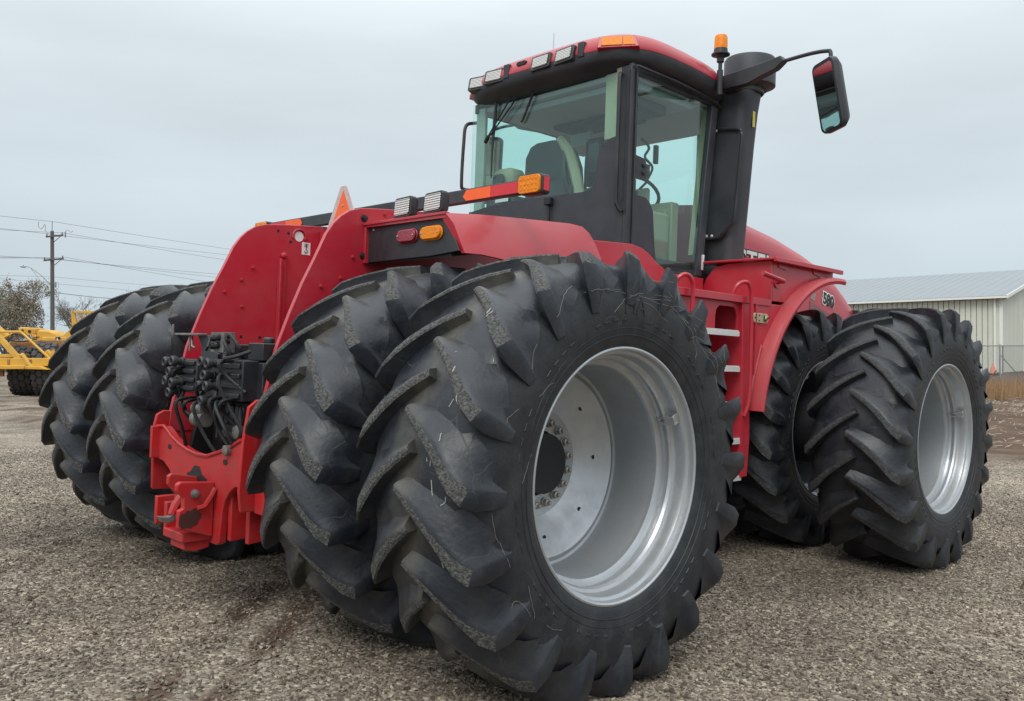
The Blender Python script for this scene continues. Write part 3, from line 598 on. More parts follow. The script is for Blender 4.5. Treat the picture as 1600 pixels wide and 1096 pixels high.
for k in range(10):
    x, z = rnd_.uniform(-.28, .40), rnd_.uniform(1.15, 1.50)
    x2, z2 = x+rnd_.uniform(-.12, .22), z-rnd_.uniform(.12, .38)
    hoses.append([(x, -.80, z), (x+.03, -.90-rnd_.uniform(0, .05), z-.02), ((x+x2)/2+rnd_.uniform(-.05, .05), -.89, (z+z2)/2), (x2, -.82, z2)])
for h in hoses: MB().tube(smooth_path(h), .011, 7).build('hose', DARK, HV)
b = MB(); b.lathe([(.038, 0), (.038, -.03), (.026, -.032), (.026, -.09), (.034, -.092), (.036, -.13), (.028, -.135)], 'x', (.09, -.86, 1.135), 16); b.build('solenoid', WORN, HV)
b = MB(); b.lathe([(.044, -.02), (.044, -.05), (.034, -.052), (.034, -.10), (.044, -.102), (.046, -.15), (.03, -.155)], 'x', (.12, -.86, 1.075), 16); b.build('solenoid', WORN, HV)
b = MB(); b.b2(.13, .40, -.80, -.79, .985, 1.02); b.tube([(.18, -.80, 1.05), (.34, -.80, 1.05), (.34, -.80, 1.10), (.22, -.80, 1.10)], .008, 6); b.b2(.12, .135, -.81, -.78, .97, 1.2); b.build('valve_cover', BLACK, HV, bevel=.002)
b = MB(); b.lathe([(.03, .0), (.03, -.06), (.04, -.065), (.04, -.10), (.03, -.105)], 'y', (.42, -.74, 1.03), 14); b.lathe([(.026, 0), (.026, -.10), (.030, -.102), (.030, -.16), (.022, -.165)], 'y', (.42, -.74, .93), 14); b.build('hose_end', WORN, HV)
b = MB(); b.b2(-.50, .45, -.55, -.40, .60, 1.0); b.lathe([(.09, -.62), (.09, -.5)], 'y', (.25, 0, .93), 20); b.build('gearbox_end', DARK, TR, bevel=.01)

# ---- warning lamp bar and slow vehicle sign
wb = MB(); wb.b2(-1.29, 1.46, .27, .315, 2.413, 2.495); wb.b2(-.05, .05, .28, .31, 2.2, 2.413)
WBO = wb.build('warning_bar', PLAST, TR, bevel=.006)
for s in (1, -1):
    x0 = 1.03; f_ = 0 if s > 0 else .17
    tip = [(s*1.0+f_, 2.448), (s*1.03+f_, 2.422), (s*1.24+f_, 2.422), (s*1.24+f_, 2.486), (s*1.03+f_, 2.486)]
    MB().prism(tip, 'y', .2685, .2655).build('orange_strip', ORANGE, WBO)
    MB().prism([(s*1.24+f_, 2.422), (s*1.475+f_, 2.422), (s*1.475+f_, 2.486), (s*1.24+f_, 2.486)], 'y', .2685, .2658).build('red_strip', REDREF, WBO)
    b = MB(); b.prism(rrect(s*1.585+f_, 2.452, .17, .110, .02), 'y', .250, .315); lo = b.build('warning_lamp', BLACK, WBO, bevel=.006)
    b = MB(); b.prism(rrect(s*1.582+f_, 2.452, .158, .098, .018), 'y', .232, .250)
    for i in range(5):
        for j in range(3): b.lathe([(.009, .232), (.006, .2295)], 'y', (s*1.582+f_-.056+i*.028, 0, 2.424+j*.028), 8)
    b.build('amber_lens', AMBER, lo, bevel=.004)
    MB().b2(s*1.6705+f_, s*1.6725+f_, .262, .305, 2.415, 2.49).build('side_reflector', REDREF, lo)
sm_ = MB().prism([(-.20, 2.30), (.20, 2.30), (.045, 2.585), (.028, 2.60), (-.028, 2.60), (-.045, 2.585)], 'y', .080, .086).build('slow_vehicle_sign', SILREF, TR)
MB().prism([(-.145, 2.31), (.145, 2.31), (.0, 2.575)], 'y', .0785, .0795).build('orange_triangle', ORANGE, sm_)
b = MB(); b.b2(-.03, .03, .087, .10, 2.2, 2.55); b.build('sign_post', BLACK, sm_)
b = MB(); b.lathe([(.008, .0775), (.006, .073)], 'y', (0.0, 0, 2.47), 8); b.build('bolt', STEEL, sm_)

# ---- rear fenders with lamps
def rear_fender(s):
    fb = MB()
    top = [(-.15, 2.262), (.10, 2.288), (.45, 2.312), (.84, 2.336), (.96, 2.332), (1.02, 2.295), (1.06, 2.23), (1.10, 2.12), (1.12, 1.98)]
    low = [(-.10, 2.045), (.02, 2.050), (.16, 2.042), (.31, 2.022), (.50, 1.985), (.70, 1.94), (.9, 1.9), (1.0, 1.85), (1.05, 1.80)]
    # skirt: top edge leans in from lower edge
    rings = []
    for (yt, zt), (yl, zl) in zip(top, low):
        k = max(0, min(1, (2.34-zt)/.3)) if yt > .9 else 0
        xt = 1.345+.08*k
        rings.append([(xt, yt, zt), (1.40+.04*k, yt*.75+yl*.25, zt*.72+zl*.28), (1.455, yl, zl), (1.43, yl, zl), (1.375, yt*.75+yl*.25, zt*.72+zl*.26), (xt-.03, yt+.005, zt-.028)])
    fb.loft(rings)
    # deck
    fb.loft([[(.588, y, z+.10*(1-min(1, i))*0+.006), (1.345, y, z), (1.345, y, z-.025), (.588, y, z-.019)] for i, (y, z) in enumerate(top[:5])])
    m = fb if s > 0 else fb.mirrored()
    fo = m.build('rear_fender', RED, TR, smooth=50)
    X = lambda v: s*v
    b = MB(); b.prism([(X(.60), 2.035), (X(.60), 2.258), (X(1.335), 2.25), (X(1.44), 2.055), (X(1.2), 2.04)], 'y', -.128, -.118); lp = b.build('lamp_panel', BLACK, fo, bevel=.003)
    b = MB(); b.b2(X(.587), X(.61), -.15, -.12, 2.03, 2.262); b.b2(X(.59), X(1.345), -.158, -.12, 2.255, 2.27); b.build('panel_edge', RED, fo, bevel=.002)
    b = MB(); b.prism([(-.11, 2.03), (-.11, 2.06), (.85, 2.25), (.85, 2.22)], 'x', X(.60), X(1.36)); b.build('inner_liner', DARK, fo)
    for cx, mt, nm in ((1.02, REDL, 'tail_lamp'), (1.235, AMBER, 'turn_signal')):
        cx_ = X(cx-.02); z = 2.165
        b = MB(); b.prism(capsule(cx_, z, .185, .082), 'y', -.140, -.127); b.prism(capsule(cx_, z, .172, .070), 'y', -.155, -.140)
        lo = b.build(nm, mt, fo, bevel=.006, segs=3)
        for d in (-.07, .07):
            b = MB(); b.lathe([(.006, -.156), (.004, -.160)], 'y', (cx_+d, 0, z), 8); b.build('screw', STEEL, lo)
    for cx in (.93, 1.205):
        c_ = (X(cx), -.09, 2.335); yaw_ = R(-6*s)
        b = MB(); b.loft([[(p[0]*k, y, p[1]*k) for p in rrect(0, 0, .180, .118, .018)] for k, y in ((1, -.035), (1.0, .0), (.8, .025))])
        b.lathe([(.02, -.09), (.02, -.05)], 'z', (0, 0, 0), 10)
        o = b.build('work_lamp', BLACK, fo, bevel=.003); o.location = c_; o.rotation_euler = (R(-4), 0, yaw_)
        b = MB(); b.prism(rrect(0, 0, .155, .092, .012), 'y', -.042, -.036); b.build('lens', LENS, o, bevel=.003)
    b = MB(); b.lathe([(.009, -.13), (.007, -.14)], 'y', (X(.67), 0, 2.225), 8); b.lathe([(.009, -.13), (.007, -.14)], 'y', (X(1.325), 0, 2.225), 8); b.build('bolt', STEEL, fo)
    return fo
rear_fender(1)

# ---- cab
CABX, CY0, CY1 = .88, 2.0, 3.12
b = MB()
b.b2(-.86, .86, 2.02, 3.42, 2.20, 2.26)                                   # floor
b.b2(-.84, .84, 2.03, 3.36, 2.26, 2.32)
for s in (-1, 1):
    if s > 0: b.b2(s*.84, s*.885, 1.985, 2.05, 2.26, 3.72)                # rear post
    b.loft([[(s*.84, 2.91+dy+(z-2.25)*.113, z), (s*.89, 2.91+dy+(z-2.25)*.113, z), (s*.89, 3.0+dy+(z-2.25)*.113, z), (s*.84, 3.0+dy+(z-2.25)*.113, z)] for dy in (0,) for z in (2.22, 3.72)])
    b.b2(s*.84, s*.885, 2.0, 3.15, 3.66, 3.74)
    b.prism([(2.0, 2.2), (2.0, 2.36), (2.25, 2.30), (2.46, 2.225), (2.95, 2.235), (2.95, 2.18), (2.0, 2.15)], 'x', s*.865, s*.884)
CAB = b.build('cab', PLAST, TR, bevel=.006)
RW = [(-.86, 2.25), (-.86, 2.78), (-.65, 2.808), (-.36, 2.818), (-.07, 2.822), (.25, 2.815), (.44, 2.812), (.52, 2.828), (.56, 2.87), (.572, 2.95), (.575, 3.05), (.60, 3.12), (.65, 3.17), (.71, 3.195), (.775, 3.205), (.79, 3.26), (.79, 3.72), (.842, 3.72), (.842, 2.25)]
MB().prism(RW, 'y', 1.985, 1.996).build('rear_panel', PLAST, CAB)
MB().b2(-.905, .842, 1.998, 2.004, 2.78, 3.735).build('rear_window', GLASS, CAB)
MB().b2(-.90, -.842, 1.984, 1.996, 2.3, 2.78).build('rear_panel', PLAST, CAB)
b = MB(); b.b2(.74, .792, 1.99, 1.9965, 3.5, 3.72); b.b2(.62, .80, 2.01, 2.08, 3.2, 3.7); b.build('rear_post_trim', BEIGE, CAB)
b = MB(); b.b2(-.875, -.76, 2.012, 2.05, 2.6, 3.70); b.build('rear_post_trim', mat('grey_green_trim', (.36, .37, .33), .7), CAB, bevel=.01)
MB().b2(-.56, -.40, 1.982, 1.9845, 2.828, 2.862).build('window_sticker', mat('pale_sticker', (.45, .62, .58), .5), CAB)
b = MB(); b.tube([(.10, 1.975, 2.45), (.10, 1.96, 2.74)], .012, 6); b.b2(.065, .135, 1.935, 1.978, 2.74, 2.80); b.build('wiper_motor', DARK, CAB, bevel=.004)
for s in (1, -1):
    X = lambda v: s*v
    DG = [(2.05, 2.36), (2.05, 3.67), (3.05, 3.67), (2.895, 2.245), (2.46, 2.232), (2.25, 2.31)]
    dr = MB().prism(DG, 'x', X(.872), X(.877)).build('door' if s > 0 else 'side_window', GLASS, CAB)
    MB().prism([(2.05, 2.88), (2.05, 3.06), (2.17, 3.05), (2.20, 3.03), (2.212, 2.99), (2.212, 2.905), (2.19, 2.88)], 'x', X(.878), X(.882)).build('door_frit', PLAST, dr)
    MB().prism([(2.05, 2.36), (2.05, 2.76), (2.215, 2.755), (2.27, 2.72), (2.31, 2.66), (2.34, 2.42), (2.37, 2.262), (2.25, 2.31)], 'x', X(.878), X(.882)).build('door_frit', PLAST, dr)
    MB().b2(X(.878), X(.882), 2.05, 2.085, 2.765, 2.875).build('door_frit', PLAST, dr)
    b = MB()
    for z in (2.94, 3.0): b.lathe([(.022, .882), (.020, .892), (.01, .895)], 'x', (0, 2.17, z), 14)
    h_ = (b if s > 0 else b.mirrored()).build('hinge_knob', BLACK, dr)
    b = MB(); b.tube(smooth_path([(X(.80), 1.97, 3.66), (X(.805), 1.945, 3.62), (X(.81), 1.94, 3.3), (X(.81), 1.94, 2.75), (X(.82), 1.95, 2.66), (X(.84), 1.97, 2.62)]), .017, 8); b.build('grab_rail', BLACK, CAB) if s > 0 else None
    b = MB(); b.tube([(X(.888), 1.99, 3.68), (X(.888), 1.99, 2.28)], .020, 8); b.tube([(X(.90), 2.035, 3.68), (X(.90), 2.035, 2.30)], .010, 6); b.build('door_seal', BLACK, CAB) if s > 0 else None
# windscreen
ws = MB(); pts = [(-.86, 3.08), (-.70, 3.25), (-.40, 3.38), (0, 3.42), (.40, 3.38), (.70, 3.25), (.86, 3.08)]
ws.loft([[(x, y-.10, 2.30) for x, y in pts], [(x, y+.05, 3.68) for x, y in pts]], cap=(False, False), closed=False); ws.build('windscreen', GLASS, CAB)
# interior
b = MB(); b.b2(-.84, .84, 2.03, 3.36, 3.655, 3.70); b.prism([(3.0, 3.655), (3.30, 3.52), (3.38, 3.52), (3.38, 3.655)], 'x', -.80, .80); b.prism([(2.10, 3.655), (2.10, 3.60), (2.9, 3.60), (3.0, 3.655)], 'x', -.55, .80)
b.build('headliner', GREYT, CAB, bevel=.01)
sx, sy = -.22, 2.34
b = MB(); b.loft([[(sx+p[0]*k, sy+.10*t+p[1], z) for p in rrect(0, 0, .62, .13, .05)] for z, k, t in ((2.74, .86, 0), (2.95, 1.02, .15), (3.12, 1.0, .0), (3.25, .88, -.3), (3.33, .62, -.5), (3.355, .35, -.5))]); 
b.loft([[(sx+p[0], 2.62+p[1], z) for p in rrect(0, 0, .52, .50, .08)] for z in (2.62, 2.74, 2.77)])
b.b2(sx-.18, sx+.18, 2.45, 2.8, 2.32, 2.62); SEAT = b.build('seat', FABRIC, CAB, smooth=60)
b = MB(); b.tube(smooth_path([(sx+.13, 2.27, 3.36), (sx+.24, 2.27, 3.24), (sx+.31, 2.28, 3.05), (sx+.35, 2.29, 2.88), (sx+.37, 2.3, 2.75)]), .046, 8); b.build('seat_trim', BEIGE, SEAT)
b = MB(); b.loft([[(-.66+p[0]*k, 2.22+dy, 3.08+p[1]*k) for p in rrect(0, 0, .26, .19, .07)] for k, dy in ((.85, -.07), (1, -.04), (1, .08), (.8, .12))]); b.build('instructor_seat', BEIGE, CAB, smooth=60)
b = MB(); b.loft([[(-.68+p[0]*k, 2.15+dy, 3.06+p[1]*k) for p in rrect(0, 0, .15, .12, .05)] for k, dy in ((1, -.02), (.9, -.035))]); b.b2(-.9+.1, -.45, 2.1, 2.5, 2.75, 2.9); b.build('instructor_seat_cover', FABRIC, CAB, smooth=60)
b = MB(); b.b2(.10, .40, 2.35, 2.95, 2.62, 2.80); b.b2(.30, .62, 2.5, 2.9, 2.32, 2.75); b.b2(.14, .34, 2.95, 3.0, 2.80, 3.02); b.build('armrest_console', BEIGE, CAB, bevel=.03)
b = MB(); b.b2(-.36, -.12, 2.70, 2.74, 3.43, 3.53); b.build('monitor', mat('pale_screen', (.35, .42, .42), .4), CAB, bevel=.006)
b = MB(); b.b2(-.10, .06, 2.64, 2.69, 3.02, 3.44); b.tube([(-.02, 2.66, 2.7), (-.02, 2.66, 3.1)], .02, 6); b.b2(-.14, .16, 2.60, 2.66, 2.80, 3.0); b.tube([(-.15, 2.7, 3.44), (-.18, 2.72, 3.2), (-.16, 2.7, 2.95)], .016, 6); DS = b.build('display', BLACK, CAB, bevel=.02)
b = MB(); b.prism(rrect(-.02, 3.27, .115, .25, .02), 'y', 2.634, 2.639); b.build('display_screen', mat('grey_screen', (.10, .13, .14), .3), DS)
b = MB(); b.b2(-.13, .14, 2.592, 2.599, 2.955, 2.985); b.b2(-.05, .12, 2.592, 2.599, 2.84, 2.88); b.build('console_strip', BEIGE, DS)
b = MB(); rt_ = Matrix.Rotation(R(-35), 3, 'X'); sc = Vector((.18, 3.0, 3.0))
b.tube([sc+rt_ @ Vector((.21*math.cos(R(a)), .21*math.sin(R(a)), 0)) for a in range(0, 360, 15)], .016, 8, close=True)
for a in (90, 210, 330): b.tube([sc, sc+rt_ @ Vector((.20*math.cos(R(a)), .20*math.sin(R(a)), 0))], .012, 6)
b.tube([sc, (.16, 3.2, 2.4)], .05, 8); b.build('steering_wheel', DARK, CAB)
b = MB(); b.loft([[(.12+p[0], 3.15+p[1], z) for p in rrect(0, 0, .44, .30, .06)] for z in (2.3, 2.75, 2.88)]); b.build('dashboard', GREYT, CAB, bevel=.03)
b = MB()
for s in (-1, 1): b.loft([[(s*.78, 2.93+(z-2.25)*.113, z), (s*.838, 2.93+(z-2.25)*.113, z), (s*.838, 2.985+(z-2.25)*.113, z), (s*.78, 2.985+(z-2.25)*.113, z)] for z in (2.4, 3.64)])
b.build('front_post_trim', BEIGE, CAB)
b = MB(); b.tube([(.55, 2.75, 2.32), (.55, 2.78, 2.62)], .012, 6); b.box((.55, 2.78, 2.63), (.05, .09, .025)); b.build('lever', DARK, CAB)
b = MB(); b.b2(-.80, -.52, 2.35, 2.95, 2.35, 2.70); b.b2(-.82, -.70, 2.9, 3.2, 2.4, 2.95); b.build('side_console', GREYT, CAB, bevel=.03)
b = MB()
for k, (x, y) in enumerate(((.15, 2.80), (.22, 2.84), (.30, 2.80), (.20, 2.70), (.33, 2.68))): b.tube([(x, y, 2.78), (x+.01, y+.02, 2.90+.02*(k % 3))], .010, 6); b.box((x+.01, y+.02, 2.91+.02*(k % 3)), (.03, .025, .035))
b.build('control_levers', BLACK, CAB)
b = MB(); b.tube(smooth_path([(-.02, 2.26, 3.30), (.02, 2.22, 3.05), (.06, 2.28, 2.80)]), .02, 6); b.tube([(.08, 2.24, 2.75), (.08, 2.24, 2.95)], .018, 6); b.build('seat_belt', BLACK, CAB)
b = MB(); b.b2(-.45, .02, 2.28, 2.30, 2.86, 2.90); b.loft([[(sx+p[0]*k, 2.30, 3.14+p[1]*k) for p in rrect(0, 0, .34, .28, .06)] for k in (1,)]+[[(sx+p[0]*.8, 2.28, 3.14+p[1]*.8) for p in rrect(0, 0, .34, .28, .06)]]); b.build('seat_back_panel', BLACK, SEAT, bevel=.004)
b = MB(); b.tube(smooth_path([(.25, 2.95, 3.46), (.30, 3.0, 3.38), (.26, 3.0, 3.30), (.33, 3.02, 3.2), (.28, 3.0, 3.08)]), .012, 6); b.box((.27, 3.0, 3.17), (.06, .05, .12)); b.box((.34, 3.05, 3.32), (.03, .04, .16)); b.build('microphone', DARK, CAB)
b = MB(); b.b2(.35, .62, 2.92, 3.02, 2.32, 2.86); b.b2(.40, .57, 2.90, 2.92, 2.62, 2.80); b.build('corner_panel', BEIGE, CAB, bevel=.02)
b = MB()
for z in (2.52, 2.70): b.b2(.43, .55, 2.885, 2.918, z-.07, z+.05)
b.build('air_vent', DARK, CAB, bevel=.008)
b = MB(); b.b2(-.45, .35, 2.55, 2.9, 3.56, 3.60); b.b2(.45, .7, 2.3, 2.7, 3.52, 3.60); b.build('radio_panel', FABRIC, CAB, bevel=.02)
b = MB(); b.b2(.40, .72, 2.4, 2.75, 2.32, 2.50); b.build('floor_box', mat('brown_box', (.25, .15, .09), .8), CAB, bevel=.02)
# rear wipers
b = MB()
for p in ([(-.26, 1.95, 3.82), (-.42, 1.955, 3.66), (-.66, 1.965, 3.42)], [(-.20, 1.95, 3.82), (-.36, 1.955, 3.64), (-.66, 1.965, 3.40)]): b.tube(p, .007, 6)
b.tube([(-.66, 1.965, 3.42), (-.70, 1.97, 3.37)], .018, 6); b.tube([(-.57, 1.975, 3.80), (-.60, 1.98, 3.55), (-.62, 1.98, 3.28), (-.62, 1.98, 3.05)], [.012, .016, .010, .006], 6)
b.tube([(-.12, 1.975, 3.72), (-.25, 1.98, 3.5), (-.27, 1.98, 3.48)], .010, 6)
b.build('rear_wiper', BLACK, CAB)
b = MB(); b.tube(smooth_path([(-.87, 2.10, 3.60), (-.95, 2.05, 3.60), (-.965, 1.97, 3.56), (-.965, 1.95, 3.4), (-.965, 1.94, 3.05), (-.955, 1.96, 2.99), (-.87, 2.02, 2.98)], 4), .016, 8); b.build('grab_rail', BLACK, CAB)

# ---- roof
RXC, RYC, RA, RBB = 0, 2.60, .99, .78
def sup(k, n=72, ex=4.2):
    out = []
    for j in range(n):
        t = 2*math.pi*j/n; c, s_ = math.cos(t), math.sin(t)
        out.append((math.copysign(abs(c)**(2/ex), c)*(RA+k), RYC+math.copysign(abs(s_)**(2/ex), s_)*(RBB+k)))
    return out
def rz(x, y, z): return z-.035*max(0, (y-2.5))**1.5*1.6      # roof line falls off to the front
def ring(k, z): return [(x, y, rz(x, y, z)) for x, y in sup(k)]
RF = MB().loft([ring(-.16, 3.70), ring(-.13, 3.70), ring(-.03, 3.745), ring(.0, 3.775), ring(.004, 3.835)], cap=(True, False)).build('roof_base', PLAST, TR, smooth=50)
RC = MB().loft([ring(.004, 3.838), ring(.006, 3.855), ring(-.005, 3.895), ring(-.035, 3.945), ring(-.09, 3.982), ring(-.17, 4.005), ring(-.35, 4.02), ring(-.6, 4.03)], cap=(False, True)).build('roof', RED, TR, smooth=60)
def roof_y(x, k=0): return RYC-(RBB+k)*(max(0, 1-abs(x/(RA+k))**4.2))**(1/4.2)
for x in (.35, .10, -.45, -.69):
    y = roof_y(x)
    b = MB(); b.prism(rrect(0, 0, .215, .125, .015), 'y', -.012, .06); o = b.build('work_lamp', BLACK, RC, bevel=.004); o.location = (x, y-.002, 3.862); o.rotation_euler = (R(-12), 0, R(-14*x))
    b = MB(); b.prism(rrect(0, 0, .165, .088, .012), 'y', -.022, -.012); b.build('lens', LENS, o, bevel=.003)
b = MB()
for x in (.51, -.30): b.b2(x-.03, x+.03, roof_y(x)-.01, roof_y(x)+.05, 3.815, 3.93)
b.build('lamp_housing', BLACK, RC, bevel=.004)
b = MB(); b.prism(capsule(-.13, 3.905, .11, .035), 'y', roof_y(-.13)-.004, roof_y(-.13)+.05); b.build('number_lamp', DARK, RC, bevel=.003)
for s in (1, -1):
    x = (.80 if s > 0 else .90)*s; y = roof_y(x); an = math.atan2(roof_y(.87)-roof_y(.73), .14)*s
    b = MB(); b.prism([(s*-.155, -.052), (s*.165, -.052), (s*.13, .045), (s*-.145, .045)], 'y', -.014, .09); o = b.build('roof_marker', RED, RC, bevel=.006); o.location = (x, y+.004, 3.888); o.rotation_euler = (R(-14), 0, an)
    b = MB(); b.prism([(s*-.125, -.038), (s*.035, -.038), (s*.035, .034), (s*-.120, .034)], 'y', -.022, -.014); b.prism([(s*.04, -.038), (s*.135, -.038), (s*.105, .034), (s*.04, .034)], 'y', -.020, -.014); b.build('amber_lens', AMBER, o, bevel=.003)
b = MB(); b.tube([(-.42, 2.5, 4.0), (-.42, 2.5, 4.42)], [.008, .004], 6); b.build('antenna', STEEL, TR)
# door gutter line under the roof
b = MB(); b.tube([(.925, 2.0, 3.705), (.93, 2.5, 3.705), (.92, 2.95, 3.69), (.90, 3.2, 3.66)], .012, 6); b.build('gutter', BLACK, RF)

# ---- intake stack, beacon, mirrors
b = MB()
def rr3(cx, cy, w, d, z, r=.05): return [(x, y, z) for x, y in rrect(cx, cy, w, d, r)]
b.loft([rr3(.865, 3.35, .30, .25, 2.20, .08), rr3(.87, 3.35, .31, .25, 2.5, .08), rr3(.885, 3.345, .35, .26, 2.9, .09), rr3(.905, 3.34, .38, .26, 3.35, .09), rr3(.925, 3.34, .39, .26, 3.62, .09), rr3(.955, 3.36, .35, .27, 3.78, .09), rr3(.985, 3.38, .33, .30, 3.86, .13)])
STK = b.build('intake_stack', PLAST, TR, smooth=50)
b = MB(); b.lathe([(.15, 3.83), (.18, 3.86), (.215, 3.865), (.215, 4.08), (.205, 4.10), (.14, 4.12), (.05, 4.125)], 'z', (1.02, 3.42, 0), 40); b.build('precleaner', PLAST, STK, smooth=40)
b = MB(); b.lathe([(.165, 3.79), (.175, 3.80), (.175, 3.83), (.165, 3.84)], 'z', (.985, 3.38, 0), 32, cap=False); b.build('clamp_band', BLACK, STK)
b = MB(); b.prism([(.765, 2.56), (.765, 3.50), (1.05, 3.455), (1.07, 3.43), (1.075, 3.36), (1.04, 2.72), (.93, 2.575)], 'y', 3.20, 3.215); b.build('stack_panel', PLAST, STK, bevel=.003)
b = MB(); b.tube(smooth_path([(.77, 3.19, 3.50), (1.06, 3.19, 3.455), (1.095, 3.19, 3.42), (1.10, 3.19, 3.35), (1.08, 3.19, 3.0), (1.055, 3.19, 2.71), (1.03, 3.19, 2.67), (.94, 3.19, 2.585), (.90, 3.19, 2.565), (.75, 3.19, 2.56)], 4), .014, 8); b.build('stack_rail', BLACK, STK)
bo_ = None
for x, z in ((.82, 3.478), (.86, 3.472), (.79, 3.42), (.775, 2.64), (.80, 2.585), (.85, 2.582)):
    if bo_ is None:
        bo_ = MB().lathe([(.013, 0), (.013, -.006), (.006, -.011)], 'y', (0, 0, 0), 10).build('bolt', ZINC, STK); bo_.location = (x, 3.186, z)
    else: inst(bo_, STK, (x, 3.186, z))
b = MB(); b.b2(.70, .71, 3.14, 3.18, 2.3, 3.5); b.build('light_seal', ZINC, STK)
b = MB(); b.prism([(.715, 3.50), (.73, 3.62), (.82, 3.56), (.80, 3.46)], 'y', 3.155, 3.16); b.build('torn_tape', mat('grey_tape', (.42, .43, .44), .6), STK)
b = MB(); b.box((1.121, 3.34, 3.56), (.004, .035, .13)); b.build('yellow_label', mat('yellow_decal', (.65, .52, .08), .5), STK)
b = MB(); b.prism([(.80, 2.39), (.91, 2.40), (.90, 2.27), (.85, 2.30), (.81, 2.34)], 'y', 2.98, 3.0); b.build('door_latch_bracket', ZINC, TR, bevel=.004)
b = MB(); b.lathe([(.025, 3.70), (.025, 3.90), (.016, 3.91), (.016, 3.96), (.03, 3.97), (.03, 4.0), (.045, 4.02), (.075, 4.025), (.075, 4.035), (.058, 4.045), (.055, 4.075)], 'z', (1.01, 2.98, 0), 20)
BC = b.build('beacon', BLACK, TR)
b = MB(); b.lathe([(.054, 4.076), (.052, 4.17), (.046, 4.185), (.02, 4.19)], 'z', (1.01, 2.98, 0), 20); b.build('beacon_lens', AMBER, BC)
for s in (1, -1):
    X = lambda v: s*v
    MA = MB(); q = [(.86, 3.77), (.89, 3.885), (1.30, 3.92), (1.49, 3.945), (1.515, 3.90), (1.45, 3.85), (1.2, 3.78)]
    MA.prism([(X(x), z) for x, z in q], 'y', 3.08, 3.15); mo = MA.build('mirror_arm', BLACK, TR, bevel=.006)
    b = MB(); b.tube(smooth_path([(X(1.46), 3.12, 3.905), (X(1.70), 3.13, 3.92), (X(1.84), 3.14, 3.915), (X(1.875), 3.14, 3.885), (X(1.88), 3.14, 3.70)], 4), .016, 8); b.build('mirror_tube', PLAST, mo)
    b = MB()
    b.loft([[(p[0]*k, y, p[1]*k) for p in rrect(0, 0, .25, .54, .05)] for k, y in ((.98, -.03), (1, -.02), (1, .02), (.85, .06), (.5, .08))])
    o = b.build('mirror_head', BLACK, mo, smooth=50); o.location = (X(1.885), 3.13, 3.565); o.rotation_euler = (R(9), R(-5*s), R(-27*s))
    b = MB(); b.prism(rrect(0, .055, .215, .36, .03), 'y', -.034, -.0305); b.prism(rrect(0, -.195, .20, .115, .03), 'y', -.034, -.0305)
    g_ = b.build('mirror_glass', MIRROR, mo); g_.matrix_local = o.matrix_basis if False else Matrix.Identity(4); g_.location = o.location; g_.rotation_euler = o.rotation_euler

# ---- hood
def hsec(y, zt, hw=.60, zb=1.75):
    h = [(-hw, zb), (-hw, zt-.24), (-hw+.02, zt-.13), (-hw+.08, zt-.04), (-.45, zt), (-.2, zt+.025), (0, zt+.03)]
    return [(x, y, z) for x, z in h]+[(-x, y, z) for x, z in reversed(h[:-1])]
HO = MB().loft([hsec(3.55, 2.94), hsec(4.0, 2.91), hsec(4.39, 2.87), hsec(4.85, 2.815), hsec(5.36, 2.72), hsec(5.76, 2.625), hsec(6.1, 2.51), hsec(6.43, 2.37, .58), hsec(6.77, 2.21, .54), hsec(7.0, 2.02, .48)]).build('hood', RED, TR, smooth=50)
def side_text(txt, size, y0, z0, slope, x, ol=.012, par=None, m0=WHITE, m1=INK, bold=.004):
    for off, dx, mt, nm in ((ol, .0015, m1, 'lettering_outline'), (bold, .004, m0, 'lettering')):
        tb = text_mb(txt, size, .0008, off); q = MB()
        q.add([(x+dx+v[2], y0+v[0]*1.05, z0+v[1]-v[0]*slope) for v in tb.v], tb.f); q.build(nm, mt, par, smooth=20)
side_text('580', .165, 5.74, 2.20, .17, .603, par=HO, m0=INK, m1=WHITE, ol=.020, bold=.007)
side_text('STEIGER', .30, 4.02, 2.385, .03, .603, par=HO, ol=.016)
b = MB(); b.prism([(5.45, 2.20), (5.45, 2.12), (6.35, 1.90), (6.35, 1.98)], 'x', .6015, .6035); b.build('side_stripe', GREYD, HO)
b = MB(); b.prism([(5.46, 2.225), (5.50, 2.29), (5.58, 2.285), (5.56, 2.20)], 'x', .6015, .6035); b.build('emblem', mat('grey_emblem', (.30, .22, .22), .4), HO)
b = MB(); b.b2(-.45, .45, 6.95, 7.02, 1.5, 1.95); b.build('front_grille', BLACK, HO, bevel=.01)
b = MB(); b.prism([(6.62, 1.8), (6.62, 2.18), (6.80, 2.12), (6.86, 1.95), (6.86, 1.8)], 'x', -.61, .61); b.build('headlamp_surround', BLACK, HO, bevel=.01)

